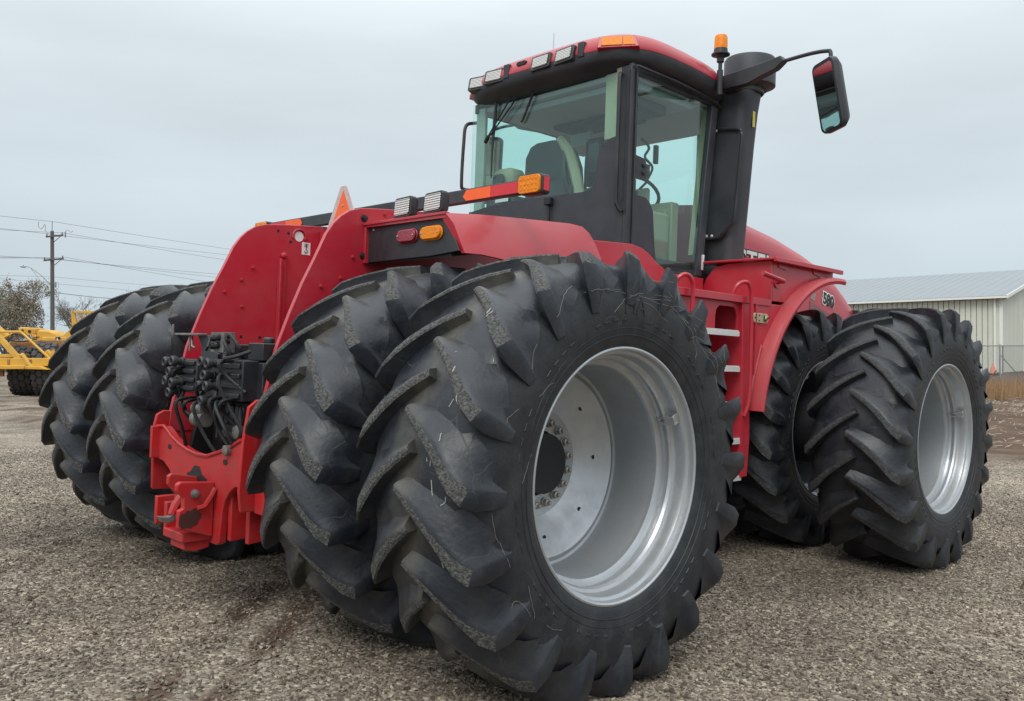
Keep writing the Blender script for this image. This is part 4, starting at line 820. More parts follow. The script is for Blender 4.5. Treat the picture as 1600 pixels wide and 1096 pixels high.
# ---- front fenders with storage box
def front_fender(s):
    b = MB()
    a0, a1, n = 8, 93, 26; rg = []
    for i in range(n+1):
        a = R(a0+(a1-a0)*i/n); f = lambda r, x: (x, WB-r*math.cos(a), ZC+r*math.sin(a))
        rg.append([f(1.29, .62), f(1.295, 1.55), f(1.285, 1.60), f(1.262, 1.612), f(1.235, 1.605), f(1.255, 1.56), f(1.262, .62)])
    b.loft(rg)
    fo = (b if s > 0 else b.mirrored()).build('front_fender', RED, TR, smooth=35)
    X = lambda v: s*v
    arc_pts = [(WB-1.285*math.cos(R(a)), ZC+1.285*math.sin(R(a))) for a in range(10, 57, 4)]
    b = MB(); b.prism([(2.645, 1.985), (2.645, 1.2), (2.69, .66), (2.765, .66), (2.785, .95)]+arc_pts+[(3.30, 1.985)], 'x', X(1.47), X(1.50)); b.build('side_skirt', RED, fo, bevel=.004)
    b = MB(); b.b2(X(1.502), X(1.512), 2.80, 2.815, 1.3, 1.97); b.tube([(X(1.505), 2.90, 1.66), (X(1.505), 2.80, 1.40), (X(1.505), 2.74, 1.18)], .012, 6); b.build('skirt_fold', RED, fo)
    b = MB(); b.prism([(3.06, 2.325), (4.08, 2.325), (4.08, 2.28), (3.9, 2.275), (3.65, 2.215), (3.42, 2.12), (3.25, 2.01), (3.06, 2.01)], 'x', X(1.47), X(1.50)); bx = b.build('storage_box', RED, fo, bevel=.003)
    b = MB(); b.prism([(X(.82), 2.0), (X(.87), 2.10), (X(.91), 2.21), (X(.99), 2.295), (X(1.11), 2.32), (X(1.50), 2.323), (X(1.50), 2.0)], 'y', 3.03, 3.058); b.build('box_wall', RED, fo, bevel=.003)
    b = MB(); b.b2(X(.90), X(1.565), 2.985, 4.13, 2.327, 2.345); b.b2(X(1.545), X(1.57), 2.98, 4.13, 2.310, 2.345); b.build('box_lid', RED, fo, bevel=.004)
    b = MB()
    for y in (3.2, 3.78): b.prism([(y-.09, 2.325), (y-.06, 2.28), (y+.06, 2.265), (y+.10, 2.325)], 'x', X(1.501), X(1.508))
    b.build('lid_hinge', RED, fo)
    b = MB(); b.tube([(X(1.57), 2.78, 2.20), (X(1.57), 3.10, 2.165)], .020, 10); b.tube([(X(1.57), 3.10, 2.165), (X(1.50), 3.12, 2.16)], .016, 8); b.prism(capsule(3.12, 2.16, .10, .09), 'x', X(1.501), X(1.512))
    b.build('box_peg', RED, fo)
    b = MB(); b.prism(capsule(2.875, 1.865, .24, .075), 'x', X(1.502), X(1.512)); b.lathe([(.026, X(1.513)), (.026, X(1.520))], 'x', (0, 2.955, 1.862), 14); la = b.build('skirt_latch', BRASS, fo, bevel=.003)
    b = MB()
    for y, z in ((2.79, 1.865), (2.85, 1.885), (2.85, 1.845)): b.lathe([(.007, X(1.513)), (.005, X(1.516))], 'x', (0, y, z), 8)
    b.tube([(X(1.523), 2.93, 1.85), (X(1.523), 2.98, 1.875)], .006, 6); b.tube([(X(1.516), 2.92, 1.84), (X(1.516), 2.92, 1.89)], .004, 6); b.build('latch_key', DARK, la)
    return fo
front_fender(1); front_fender(-1)
# ---- platform, ladder and handrails on both sides
def platform(s):
    X = lambda v: s*v
    b = MB(); b.b2(X(.60), X(1.50), 1.55, 3.028, 1.985, 2.012); b.b2(X(1.488), X(1.512), 1.68, 3.028, 1.965, 2.018)
    P = b.build('platform', RED, TR, bevel=.003)
    b = MB(); b.b2(X(.88), X(.93), 2.30, 2.96, 2.02, 2.20); b.prism([(1.50, 2.02), (1.50, 2.345), (1.99, 2.372), (2.12, 2.355), (2.20, 2.325), (2.30, 2.27), (2.48, 2.195), (2.48, 2.02)], 'x', X(.90), X(.935)); b.build('cab_sill', RED, P, bevel=.004)
    b = MB(); up_ = [(1.68, 1.755), (1.68, 1.975), (2.625, 1.975), (2.625, 1.755), (2.60, 1.755), (2.60, 1.86), (2.585, 1.905), (2.555, 1.93), (2.36, 1.93), (2.32, 1.905), (2.305, 1.86), (2.305, 1.755)]
    b.prism(up_, 'x', X(1.455), X(1.472)); b.build('step_panel', RED, P, bevel=.003)
    b = MB(); b.b2(X(1.15), X(1.17), 1.68, 2.66, .60, 1.97); b.b2(X(.55), X(1.15), 1.62, 2.66, 1.05, 1.95); b.build('ladder_back', RED, P)
    b = MB(); b.prism([(2.62, 1.97), (2.645, 1.97), (2.70, .66), (2.655, .66)], 'x', X(1.17), X(1.505)); b.b2(X(1.17), X(1.46), 1.90, 1.925, .62, 1.75); b.build('ladder_side', RED, P, bevel=.002)
    b = MB(); b.tube([(X(1.20), 2.36, 1.9), (X(1.20), 2.36, 1.2)], .015, 6); b.tube([(X(1.20), 2.34, 1.2), (X(1.20), 2.34, .7)], .02, 6); b.build('ladder_strut', RED, P)
    sp_ = None
    for k, z in enumerate((1.745, 1.482, 1.215, .943, .668)):
        y1 = 2.595+k*.022
        if sp_ is None:
            b = MB(); b.b2(X(1.20), X(1.497), -.60, 0, -.006, 0); b.b2(X(1.480), X(1.500), -.60, 0, -.032, .004)
            for q in range(20): b.b2(X(1.482), X(1.498), -.597+q*.030, -.579+q*.030, .004, .013)
            for q in range(20): b.b2(X(1.22), X(1.47), -.597+q*.030, -.585+q*.030, 0, .008)
            sp_ = b.build('step', ZINC, P); sp_.location = (0, y1, z)
        else: inst(sp_, P, (0, y1, z))
    for pts in ([(1.46, 1.77, 2.0), (1.50, 1.785, 2.075), (1.53, 1.83, 2.105), (1.54, 1.885, 2.075), (1.54, 1.91, 1.99), (1.53, 1.91, 1.70)], [(1.47, 2.52, 2.0), (1.50, 2.535, 2.085), (1.53, 2.59, 2.118), (1.54, 2.65, 2.09), (1.54, 2.68, 1.98), (1.54, 2.695, 1.55), (1.535, 2.70, 1.25), (1.51, 2.68, 1.12)]):
        MB().tube(smooth_path([(X(a), b_, c) for a, b_, c in pts], 5), .016, 8).build('handrail', RED, P)
platform(1); platform(-1)
#BGMARK
# ------------------------------------------------------------------ background: metal shed, fence and field on the right
CREAM = mat('cream_steel_cladding', (.66, .67, .57), .5, .1, var=.05, nscale=.5, dust=(.50, .49, .40), damt=.3, dscale=.6)
ROOFM = mat('pale_steel_roof', (.235, .26, .275), .6, .0, var=.06, nscale=.4)
TRIM = mat('white_trim', (.78, .78, .72), .5, var=.05)
GALV = mat('fence_galvanised', (.30, .31, .31), .5, .6, var=.15)
def frame(o, right, away):
    """matrix of a local frame: x right, y away, z up"""
    r, a = Vector(right).normalized(), Vector(away).normalized()
    return Matrix(((r.x, a.x, 0, o[0]), (r.y, a.y, 0, o[1]), (0, 0, 1, o[2]), (0, 0, 0, 1)))
corner = Vector((-12.0, 55.35, 0)); aw = Vector((-.0445, .999, 0)).normalized(); wl = Vector((-.999, -.0445, 0)).normalized()      # along the gable and the long wall
SH = empty('metal_shed', None); SH.matrix_world = frame(corner, -wl, aw)      # local: wall runs to -x, gable goes +y
tag(SH, 'long cream steel shed with a pale pitched roof behind the chain link fence', 'shed')
EV, HS, RI, LN = 4.72, 12.0, 7.15, 26.0
b = MB(); b.b2(-LN, -.05, .06, .2, 0, EV); b.prism([(.06, 0), (2*HS, 0), (2*HS, EV), (HS, RI-.05), (.06, EV)], 'x', -.25, -.06); b.build('wall', mat('shed_joint_cream', (.40, .40, .34), .6), SH)
b = MB()
x = -.16
while x > -LN: b.b2(x-.27, x, -.02, .062, .1, EV-.12); x -= .318
y = .10
while y < 2*HS-.3: b.b2(-.062, .02, y, y+.27, .1, EV+(RI-EV)*(1-abs(y+.13-HS)/HS)-.25); y += .318
o = b.build('wall_panel', CREAM, SH); tag(o, kind='stuff')
b = MB(); b.prism([(-.35, EV-.05), (HS, RI), (2*HS+.35, EV-.05), (2*HS+.35, EV+.07), (HS, RI+.12), (-.35, EV+.07)], 'x', -LN, .35); rf = b.build('roof', ROOFM, SH)
b = MB(); x = 0.0
while x > -LN:
    b.loft([[(x-.02, -.35, EV+.06), (x+.02, -.35, EV+.06), (x+.02, -.35, EV+.078), (x-.02, -.35, EV+.078)], [(x-.02, HS, RI+.11), (x+.02, HS, RI+.11), (x+.02, HS, RI+.128), (x-.02, HS, RI+.128)]]); x -= .61
o = b.build('roof_seam', ROOFM, rf); tag(o, kind='stuff')
b = MB(); b.b2(-LN, .35, -.50, -.352, EV-.10, EV+.03); b.build('gutter', TRIM, SH)
b = MB(); b.b2(-.14, .05, -.05, .05, .05, EV-.1); b.build('corner_trim', TRIM, SH)
b = MB(); b.prism([(-.36, EV-.13), (HS, RI-.08), (HS, RI+.14), (-.36, EV+.09)], 'x', .352, .40); b.build('rake_trim', TRIM, SH)
b = MB(); b.b2(-.42, -.30, -.16, -.035, .1, EV-.1); b.build('downpipe', TRIM, SH)
b = MB(); b.b2(.024, .05, 5.0, 8.6, .05, 3.4); b.build('door', TRIM, SH)

# chain link fence
F0 = Vector((-6.63, 36.61, 0)); FR = Vector((.7, .714, 0)).normalized(); FA = Vector((-.714, .7, 0))
FE = empty('chain_link_fence'); FE.matrix_world = frame(F0, FR, FA)
tag(FE, 'galvanised chain link fence in front of the cream steel shed', 'fence')
XL, XR, HF = -9.0, 7.0, 1.66
for x in (-9, -6, -3, 0, 3.0, 6.0):
    b = MB(); b.lathe([(.035, -.1), (.035, HF+.03), (.02, HF+.07)], 'z', (x, 0, 0), 8); b.build('post', GALV, FE)
MB().tube([(XL, 0, HF), (XR, 0, HF)], .024, 6).build('top_rail', GALV, FE)
MB().tube([(XL, .0, .08), (XR, .0, .08)], .008, 4).build('bottom_wire', GALV, FE)
b = MB(); b.tube([(.05, .02, 1.25), (1.0, .02, .15)], .018, 6); b.build('brace', GALV, FE)
b = MB(); b.lathe([(.03, -.1), (.03, HF)], 'z', (.12, .02, 0), 8); b.build('gate_post', GALV, FE)
b = MB(); st, t_ = .085, .0045; x = XL-HF
while x < XR:
    for sg in (1, -1):
        a0, a1 = (x, .05), (x+HF, HF)
        if sg < 0: a0, a1 = (x, HF), (x+HF, .05)
        # clip to the run
        (xa, za), (xb, zb) = a0, a1
        if xb > XL and xa < XR:
            if xa < XL: za += (zb-za)*(XL-xa)/(xb-xa); xa = XL
            if xb > XR: zb += (za-zb)*(xb-XR)/(xb-xa); xb = XR
            b.add([(xa, -t_, za-t_), (xa, -t_, za+t_), (xa, t_, za), (xb, -t_, zb-t_), (xb, -t_, zb+t_), (xb, t_, zb)], [(0, 1, 4, 3), (1, 2, 5, 4), (2, 0, 3, 5)])
    x += st
o = b.build('chain_mesh', GALV, FE, weld=False); tag(o, kind='stuff')
# faded cone by the shed, leaning stake by the fence
b = MB(); b.b2(-.30, .30, -.30, .30, .0, .06); b.b2(-.26, .26, -.26, .26, .06, .11); CO = b.build('traffic_cone', BLACK, None, bevel=.01); CO.location = (-11.75, 52.8, .0)
b = MB(); b.lathe([(.20, .11), (.04, .68), (.03, .70)], 'z', (0, 0, 0), 20); b.build('cone_body', mat('faded_cone_orange', (.62, .20, .14), .7, var=.1), CO)
tag(CO, 'small faded orange traffic cone on a black base by the shed wall', 'cone')
b = MB(); b.tube([(-7.02, 35.4, -.1), (-6.9, 36.0, .25), (-6.74, 36.5, .62)], [.035, .03, .03], 6); o = b.build('leaning_stake', mat('rusty_stake', (.12, .075, .045), .8, var=.3), None); tag(o, 'rusty brown stake leaning in front of the chain link fence', 'stake')
b = MB(); b.tube([(-5.9, 36.9, -.05), (-5.6, 37.0, .38)], .014, 5); o = b.build('short_stake', GALV, None); tag(o, 'thin grey wire stake leaning right of the fence corner post', 'stake')
# dry grass strip along the fence and straw on the field
def blades(name, pts, hmin, hmax, mt, lean=.35, w=.018):
    b = MB()
    for x, y in pts:
        z = gz(x, y)+rough(x, y)-.01; h = random.uniform(hmin, hmax); a = random.uniform(0, 6.28); l = random.uniform(0, lean)*h
        dx, dy = math.cos(a)*w, math.sin(a)*w; lx, ly = random.uniform(-1, 1)*l, random.uniform(-1, 1)*l
        b.add([(x-dx, y-dy, z), (x+dx, y+dy, z), (x+dx*.6+lx*.5, y+dy*.6+ly*.5, z+h*.6), (x-dx*.6+lx*.5, y-dy*.6+ly*.5, z+h*.6), (x+lx, y+ly, z+h)], [(0, 1, 2, 3), (3, 2, 4)])
    o = b.build(name, mt, None, smooth=180, weld=False); tag(o, kind='stuff'); return o
GRASS = mat('dry_grass_blades', (.30, .175, .085), .8, var=.35, nscale=1.5, dust=(.34, .24, .14), damt=.7, dscale=2)
STRAW = mat('straw_litter', (.42, .35, .24), .8, var=.3, nscale=3)
pts = []
for _ in range(15000):
    u, v = random.uniform(-13, 12), random.uniform(-10.5, -.3)
    if random.random() < .35+.65*(noise.noise((u*.4, v*.6, 1))+.5): p = F0+FR*u+FA*v; pts.append((p.x, p.y))
blades('dry_grass', pts, .14, .52, GRASS)
b = MB()
for _ in range(5200):
    u, v = random.uniform(-13, 12), random.uniform(-21, -6.5); p = F0+FR*u+FA*v; z = gz(p.x, p.y)+rough(p.x, p.y)+.012
    a = random.uniform(0, 3.14); ln = random.uniform(.04, .22); d = Vector((math.cos(a)*ln, math.sin(a)*ln, random.uniform(-.01, .06))); w = Vector((-math.sin(a), math.cos(a), 0))*.007
    q = Vector((p.x, p.y, z)); b.add([q-w, q+w, q+d+w*.5+Vector((0, 0, .006)), q+d-w*.5], [(0, 1, 2, 3)])
o = b.build('straw', STRAW, None, smooth=180, weld=False); tag(o, kind='stuff')

# ------------------------------------------------------------------ background: pole, wires, trees, yellow machine on the left
WOOD = mat('weathered_pole_wood', (.105, .10, .09), .85, var=.3, nscale=12, bump=.3, bscale=30)
WIRE = mat('overhead_wire', (.16, .17, .18), .5, .3)
CERAM = mat('grey_insulator', (.20, .21, .22), .35)
PB = Vector((-60.07, 16.24, 0)); CRr = Vector((.70, .714, 0)); CA = Vector((-.714, .70, 0))
PO = empty('utility_pole'); PO.matrix_world = frame(PB, CRr, CA)
tag(PO, 'tall weathered wooden utility pole with two crossarms and a street light arm', 'utility pole')
b = MB(); b.lathe([(.15, -.3), (.14, 3), (.115, 9.9), (.02, 9.95), (.02, 10.55)], 'z', (0, 0, 0), 12); b.build('mast', WOOD, PO)
for z, w0, w1 in ((9.5, -.34, .84), (7.88, -.50, .86)):
    b = MB(); b.box(((w0+w1)/2, -.16, z+.05), (w1-w0, .09, .11), rot=Matrix.Rotation(R(-5), 3, 'Y')); ca = b.build('crossarm', WOOD, PO)
    for x in (w0+.06, w1-.06):
        b = MB(); b.lathe([(.05, 0), (.06, .03), (.03, .05), (.06, .08), (.03, .11), (.05, .14), (.02, .18)], 'z', (x, -.16, z+.10+(x-(w0+w1)/2)*.087), 8); b.build('insulator', CERAM, ca)
    MB().tube([(.66, -.16, z+.03), (.12, -.14, z-.42)], .025, 5).build('brace', WOOD, ca)
b = MB(); b.tube(smooth_path([(-.10, -.1, 6.2), (-.6, -.12, 6.75), (-1.3, -.14, 7.3), (-1.55, -.14, 7.42), (-1.75, -.14, 7.44)]), .028, 6); b.tube([(-.10, -.1, 5.65), (-1.40, -.14, 7.33)], .018, 5); b.tube([(-.52, -.12, 6.68), (-.52, -.12, 6.25)], .014, 4); LA = b.build('lamp_arm', GALV, PO)
b = MB(); b.loft([[(x, -.14+p[0]*k, 7.44+p[1]*k) for p in rrect(0, 0, .24, .11, .04)] for x, k in ((-1.72, .5), (-1.85, 1), (-2.05, .9), (-2.12, .4))]); b.lathe([(.03, 7.49), (.03, 7.56)], 'z', (-1.9, -.14, 0), 8); b.build('lamp_head', GALV, LA)
b = MB(); b.lathe([(.04, 9.45), (.05, 9.5), (.05, 9.8), (.03, 9.85)], 'z', (.98, -.14, 0), 8); b.tube(smooth_path([(.98, -.14, 9.85), (1.15, -.14, 9.95), (1.35, -.14, 9.8), (1.5, -.14, 9.9)]), .016, 5)
b.tube(smooth_path([(-.86, -.14, 10.55), (-.86, -.14, 10.2), (-.66, -.14, 10.05), (-.42, -.14, 10.35), (-.38, -.14, 9.9), (-.12, -.14, 9.7)]), .018, 5); b.build('cutout', CERAM, PO)
b = MB(); b.lathe([(.05, 6.0), (.06, 6.05), (.06, 6.35), (.03, 6.4)], 'z', (.30, -.14, 0), 8); b.tube([(.1, -.14, 6.3), (.5, -.14, 6.35), (.5, -.14, 5.95)], .014, 4); b.build('cable_bracket', CERAM, PO)
wires = [((-59.8, 9.4, 10.7), (-59.95, 16.35, 10.55), (-70.7, 34.0, 11.15), 'topmost thin wire running over the tip of the utility pole'),
         ((-59.8, 9.4, 9.95), (-60.25, 16.05, 9.72), (-70.9, 33.8, 10.62), 'upper of two wires on the left end of the high crossarm'),
         ((-59.8, 9.4, 9.6), (-59.5, 16.8, 9.78), (-71.1, 33.55, 10.2), 'wire on the right end of the high crossarm'),
         ((-59.8, 9.4, 7.95), (-60.35, 15.95, 8.02), (-71.4, 33.1, 8.82), 'upper wire along the low crossarm of the pole'),
         ((-59.8, 9.4, 7.75), (-59.95, 16.4, 8.02), (-71.6, 33.0, 8.56), 'middle wire along the low crossarm of the pole'),
         ((-59.8, 9.4, 7.55), (-59.45, 16.9, 8.10), (-71.9, 32.7, 8.10), 'bottom wire along the low crossarm of the pole'),
         ((-59.8, 9.4, 6.62), (-60.0, 16.3, 6.75), (-75.2, 29.3, 7.75), 'faint thin wire crossing just below the street light arm'),
         ((-60.1, 16.3, 6.35), (-64.5, 22.0, 6.45), (-74.0, 30.6, 6.85), 'thin wire starting from the cable bracket on the pole'),
         ((-59.8, 9.4, 5.57), (-60.0, 16.3, 5.68), (-77.3, 27.2, 6.55), 'lowest thick cable sagging from the pole behind the tyres')]
for i, (a, m, c, lb) in enumerate(wires):
    a, m, c = Vector(a), Vector(m), Vector(c)
    a2 = a+(a-m)*2.0; pts = []
    for k in range(9): t = k/8; p = a2.lerp(m, t); p.z -= .25*t*(1-t); pts.append(p)
    c2 = m+(c-m)*1.8; sag = .9
    for k in range(1, 17):
        t = k/16; p = m.lerp(c2, t); p.z -= sag*t*(1-t)*(.35 if i != 8 else .6); pts.append(p)
    o = MB().tube(pts, .012 if i < 6 else (.009 if i < 8 else .022), 5).build('overhead_wire', WIRE, None); tag(o, lb, 'overhead wire', 'overhead wires on the utility pole')

# trees
BARK = mat('grey_bark', (.17, .155, .14), .9, var=.3, nscale=6)
LEAF = mat('brown_autumn_leaves', (.27, .235, .175), .8, var=.45, nscale=1.2)
def tree(name, base, h, spread, seed, label, leaves=0, depth=6, grp=None, lean=0):
    rnd = random.Random(seed); root = empty(name); root.location = base; tag(root, label, 'tree', grp)
    trunk, crown, tips = MB(), MB(), []
    def grow(p, d, ln, r, k, mb):
        q = p+d*ln; mid = p+d*ln*.5+Vector((rnd.uniform(-1, 1), rnd.uniform(-1, 1), rnd.uniform(-.5, 1)))*ln*.07
        mb.tube([p, mid, q], [r, r*.85, r*.66], 6 if k > depth-2 else 4 if k > 2 else 3)
        if k <= 2: tips.append((p, q))
        if k == 0: return
        for _ in range(3 if k > 1 else 4):
            a = Vector((rnd.gauss(0, 1), rnd.gauss(0, 1), rnd.gauss(.15, .7))).normalized()
            nd = (d*(1.0 if k > 2 else .7)+a*spread).normalized()
            grow(p+d*ln*rnd.uniform(.55, 1), nd, ln*rnd.uniform(.62, .86), max(.008, r*.58), k-1, crown if k <= depth-1 else trunk)
    grow(Vector((0, 0, -.2)), Vector((lean, 0, 1)).normalized(), h*.26, h*.020, depth, trunk)
    trunk.build('trunk', BARK, root, weld=False, smooth=60); cr_ = crown.build('crown', BARK, root, weld=False, smooth=60)
    if leaves:
        b = MB()
        for _ in range(leaves):
            if _ % 3 == 0: p, q = rnd.choice(tips); c = p.lerp(q, rnd.random())+Vector((rnd.gauss(0, .12), rnd.gauss(0, .12), rnd.gauss(0, .12)))
            else:
                while True:
                    u = Vector((rnd.uniform(-1, 1), rnd.uniform(-1, 1), rnd.uniform(-1, 1)))
                    if u.length > 1: continue
                    c = Vector((u.x*h*.30, u.y*h*.30, h*.455+u.z*h*.265))
                    if noise.noise(c*.9)+noise.noise(c*2.3)*.6 > -.12+.5*(u.length-.6)+rnd.uniform(-.25, .25): break
            s_ = rnd.uniform(.035, .085); u = Vector((rnd.gauss(0, 1), rnd.gauss(0, 1), rnd.gauss(0, 1))).normalized(); v = u.orthogonal().normalized()
            b.add([c-u*s_, c+v*s_*.6, c+u*s_, c-v*s_*.6], [(0, 1, 2, 3)])
        o = b.build('foliage', LEAF, cr_, weld=False, smooth=180); tag(o, kind='stuff')
    return root
tree('leafy_tree', (-73.2, 16.6, 0), 9.6, .62, 5, 'rounded brownish leafy tree left of the utility pole', 26000, 6)
BG = 'bare trees behind the yellow machine'
tree('bare_tree', (-95.5, 29.5, 0), 10.8, .55, 11, 'bare winter tree just right of the utility pole', 0, 6, BG)
tree('bare_tree', (-93.0, 33.0, 0), 11.2, .58, 12, 'bare winter tree above the yellow mesh guard', 2500, 6, BG)
tree('bare_tree', (-97.5, 37.2, 0), 11.6, .56, 13, 'bare winter tree rising just over the far left tyre', 0, 6, BG)
tree('bare_tree', (-96.0, 45.0, 0), 11.0, .58, 14, 'bare winter tree mostly hidden behind the far left tyres', 0, 5, BG)

b = MB(); rn_ = random.Random(21)
for q in range(620):
    a = rn_.uniform(0, 6.283); r_ = rn_.uniform(250, 310); cx, cy = r_*math.cos(a), r_*math.sin(a); hh = max(1.2, 2.6+2.2*noise.noise((a*6, 0, 4))+rn_.uniform(-.6, .6)); ww = rn_.uniform(2, 4.5)
    for _ in range(34):
        u = Vector((rn_.gauss(0, .5)*ww, rn_.gauss(0, .5)*ww, abs(rn_.gauss(0, .45))*hh)); c = Vector((cx, cy, 0))+u; s_ = rn_.uniform(.3, .7)
        d1 = Vector((rn_.gauss(0, 1), rn_.gauss(0, 1), rn_.gauss(0, 1))).normalized(); d2 = d1.orthogonal()
        b.add([c-d1*s_, c+d2*s_*.6, c+d1*s_, c-d2*s_*.6], [(0, 1, 2, 3)])
o = b.build('far_wood', mat('far_bare_wood', (.15, .145, .135), .9, var=.3, nscale=.05), None, weld=False, smooth=180); tag(o, kind='stuff')

# ------------------------------------------------------------------ yellow scraper
YEL = mat('yellow_machine_paint', (.66, .36, .035), .45, var=.12, nscale=1.5, dust=(.34, .22, .10), damt=.5, dscale=2.5, up=.15)
YRUST = mat('rusty_yellow', (.30, .15, .05), .7, var=.4, nscale=4, dust=(.16, .08, .04), damt=.8, dscale=3)
MC = empty('earthmover'); MC.matrix_world = frame((-27.83, 6.65, 0), (.70, .714, 0), (-.714, .70, 0))
tag(MC, 'yellow earthmoving scraper with big block tread tyres parked at the left edge', 'earthmover')
def big_tyre(name, cx, cy, par, ax_tilt):
    w = empty(name, par, (cx, cy, .95)); w.rotation_euler = (0, 0, ax_tilt)
    b = MB(); b.lathe([(.45, -.34), (.62, -.38), (.80, -.37), (.88, -.31), (.90, -.15), (.905, 0), (.90, .15), (.88, .31), (.80, .37), (.62, .38), (.45, .34)], 'x', (0, 0, 0), 40)
    rnd = random.Random(3)
    for row in range(4):
        for k in range(20):
            a = 2*math.pi*(k+.5*(row % 2))/20; x = (row-1.5)*.185
            e_, t1 = Vector((0, -math.sin(a), math.cos(a))), Vector((0, math.cos(a), math.sin(a)))
            rr_ = .90 if row in (1, 2) else .885
            q = []
            for hh, sc in ((0, 1.06), (.055, .88)):
                for m in range(6):
                    an = math.pi/3*m+.5; q.append(t1*(rr_+hh)+Vector((x, 0, 0))+Vector((1, 0, 0))*math.cos(an)*.104*sc+e_*math.sin(an)*.140*sc)
            b.add(q, [tuple(range(6, 12))]+[(m, (m+1) % 6, 6+(m+1) % 6, 6+m) for m in range(6)])
    b.build('tyre', RUBT, w, weld=False, smooth=30)
    b = MB(); b.lathe([(.455, -.30), (.44, -.2), (.20, -.12), (.20, .12), (.44, .2), (.455, .30)], 'x', (0, 0, 0), 32); b.build('rim', YEL, w)
for cx, cy in ((-1.25, .6), (-.30, .35), (.35, 2.2), (1.35, 2.0)): big_tyre('wheel', cx, cy, MC, R(14))
b = MB(); b.b2(-3.5, .30, -.72, -.55, 1.05, 1.32); b.b2(-3.5, -.45, -.95, -.73, .95, 1.08); b.prism([(-.9, 1.05), (-.45, .95), (.30, .93), (.05, 1.06)], 'y', -.90, -.60); b.b2(-3.5, -.2, -.78, -.50, .98, 1.06); b.b2(-1.7, -.75, -.60, -.1, 1.34, 1.46); FRM = b.build('frame_beam', YEL, MC, bevel=.02)
b = MB(); b.tube([(-3.4, -.5, 2.25), (-.80, -.5, 2.22), (.25, -.62, 1.30)], .045, 6); b.build('guard_rail', YEL, MC)
b = MB(); b.loft([[(-1.75, -.45, 2.18), (-1.55, -.45, 2.18), (-1.55, -.62, 2.18), (-1.75, -.62, 2.18)], [(-.95, -.5, 1.30), (-.72, -.5, 1.30), (-.72, -.66, 1.30), (-.95, -.66, 1.30)]]); b.loft([[(-.70, -.66, 1.50), (-.62, -.66, 1.50), (-.62, -.74, 1.44), (-.70, -.74, 1.44)], [(-.35, -.72, 1.08), (-.25, -.72, 1.08), (-.25, -.8, 1.0), (-.35, -.8, 1.0)]]); b.build('lift_arm', YEL, MC, bevel=.01)
b = MB(); b.b2(-1.55, .1, .1, .4, 1.66, 1.86); b.build('rusty_linkage', YRUST, MC, bevel=.02)
b = MB(); b.prism([(-3.4, 2.05), (-3.4, 2.55), (-2.1, 2.55), (-1.62, 2.12), (-1.8, 2.0)], 'y', .1, .35); b.build('draft_arm', YEL, MC, bevel=.03)
b = MB(); b.loft([[(x, .9+p[0], z+p[1]) for p in rrect(0, 0, .7, hh, .05)] for x, z, hh in ((-1.48, 2.28, .22), (-1.42, 2.29, .26), (-.94, 2.27, .25), (-.90, 2.25, .2))]); b.b2(-1.2, -.96, .535, .56, 2.14, 2.34); b.build('hydraulic_tank', YEL, MC)
b = MB(); b.lathe([(.05, .50), (.05, .535)], 'y', (-1.08, 0, 2.26), 12); b.lathe([(.04, .52), (.04, .56)], 'y', (-1.34, 0, 2.30), 12); b.b2(-1.34, -1.28, .53, .56, 2.16, 2.22); b.build('tank_port', DARK, MC)
b = MB(); b.loft([[(x, y, z) for y, z in ((.55, z0), (.55, z1-.05), (.62, z1), (1.3, z1), (1.3, z0))] for x, z0, z1 in ((-.84, 1.95, 2.27), (-.74, 1.9, 2.33), (-.40, 1.85, 2.30), (-.18, 1.82, 2.20), (-.08, 1.82, 2.08))]); HD = b.build('engine_hood', YEL, MC, bevel=.02)
b = MB(); b.b2(-.62, .26, .45, .60, 1.80, 2.06); b.b2(-1.0, -.84, .5, .8, 1.85, 2.15); b.build('engine_side', YEL, HD, bevel=.03)
b = MB(); b.b2(-.11, .05, .425, .447, 1.90, 2.06); EM = b.build('emblem', INK, HD)
b = MB(); b.prism([(-.07, 1.93), (-.06, 2.03), (-.035, 2.03), (-.035, 1.97), (.02, 1.96), (.02, 1.93)], 'y', .418, .424); b.build('emblem_mark', WHITE, EM)
b = MB(); b.prism([(.08, 2.06), (.54, 2.54), (.62, 2.54), (.62, 1.75), (.24, 1.75), (.26, 1.98)], 'y', .5, .65); b.b2(.5, 1.5, .5, .7, 2.02, 2.18); b.b2(.30, .62, .46, .5, 1.88, 1.96); b.build('push_frame', YEL, MC, bevel=.02)
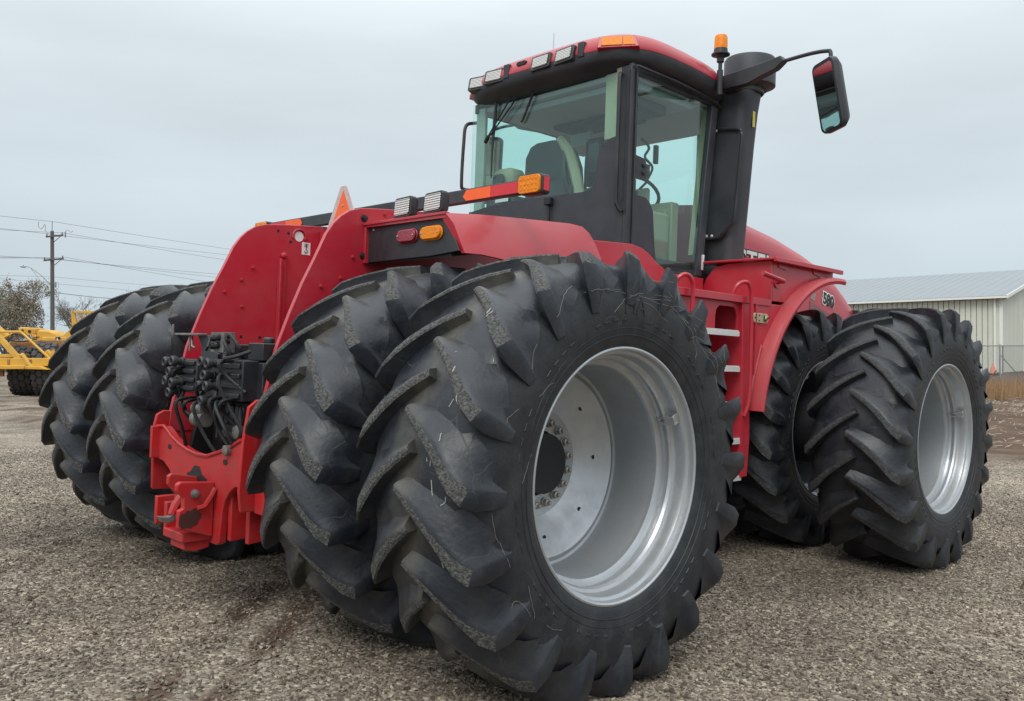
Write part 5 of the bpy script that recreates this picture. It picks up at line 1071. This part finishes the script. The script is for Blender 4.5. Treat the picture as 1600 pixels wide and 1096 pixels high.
b = MB(); b.prism([(.44, 2.45), (.40, 2.98), (.50, 2.98), (.64, 2.45)], 'y', .48, .60); b.b2(.44, 1.9, .48, .60, 2.90, 2.98); b.b2(.50, 1.9, .48, .60, 2.45, 2.53); b.b2(1.02, 1.12, .48, .60, 2.5, 2.92); b.b2(.56, .66, .46, .62, 1.9, 2.5); GD = b.build('guard_frame', YEL, MC, bevel=.01)
b = MB()
for i in range(17):
    for j in range(7): b.tube([(.60+i*.07, .55, 2.56+j*.055), (.635+i*.07, .55, 2.588+j*.055), (.67+i*.07, .55, 2.56+j*.055), (.635+i*.07, .55, 2.532+j*.055)], .008, 4, close=True)
o = b.build('guard_mesh', YEL, GD, weld=False); tag(o, kind='stuff')
b = MB()
for p in ([(-1.6, .0, 2.1), (-1.2, -.1, 2.16), (-.8, -.05, 2.02), (-.5, .1, 2.05)], [(-1.5, .05, 1.95), (-1.0, -.05, 1.9), (-.6, .1, 1.98)], [(-.2, .3, 1.85), (.1, .2, 1.6), (.2, .25, 1.5)]): b.tube(smooth_path(p), .022, 6)
b.build('hydraulic_hose', DARK, MC)
b = MB(); b.tube([(-2.6, -.2, 1.5), (-1.7, -.1, 2.0)], .07, 8); b.tube([(-1.7, -.1, 2.0), (-1.3, -.05, 2.2)], .035, 8); b.build('lift_cylinder', YEL, MC)
b = MB()
for x in (-1.7, -1.1, -.35): b.b2(x-.04, x+.04, -.735, -.72, 1.10, 1.28)
b.build('beam_plate', YRUST, MC)
b = MB(); b.b2(-1.75, -1.55, -.74, -.60, .62, 1.0); b.b2(-1.45, -1.30, -.72, -.60, .70, .96); b.build('rusty_bracket', YRUST, MC, bevel=.02)
b = MB(); b.b2(.25, 1.6, .3, .9, 1.25, 1.8); b.b2(-1.6, .3, .2, .9, 1.3, 1.95); b.build('rusty_chassis', YRUST, MC, bevel=.04)
b = MB(); b.prism([(.05, 1.25), (.0, 1.5), (.12, 1.62), (.22, 1.5), (.30, 1.62), (.38, 1.35), (.32, 1.25)], 'y', -.55, -.40); b.build('hitch_bracket', YEL, MC, bevel=.02)
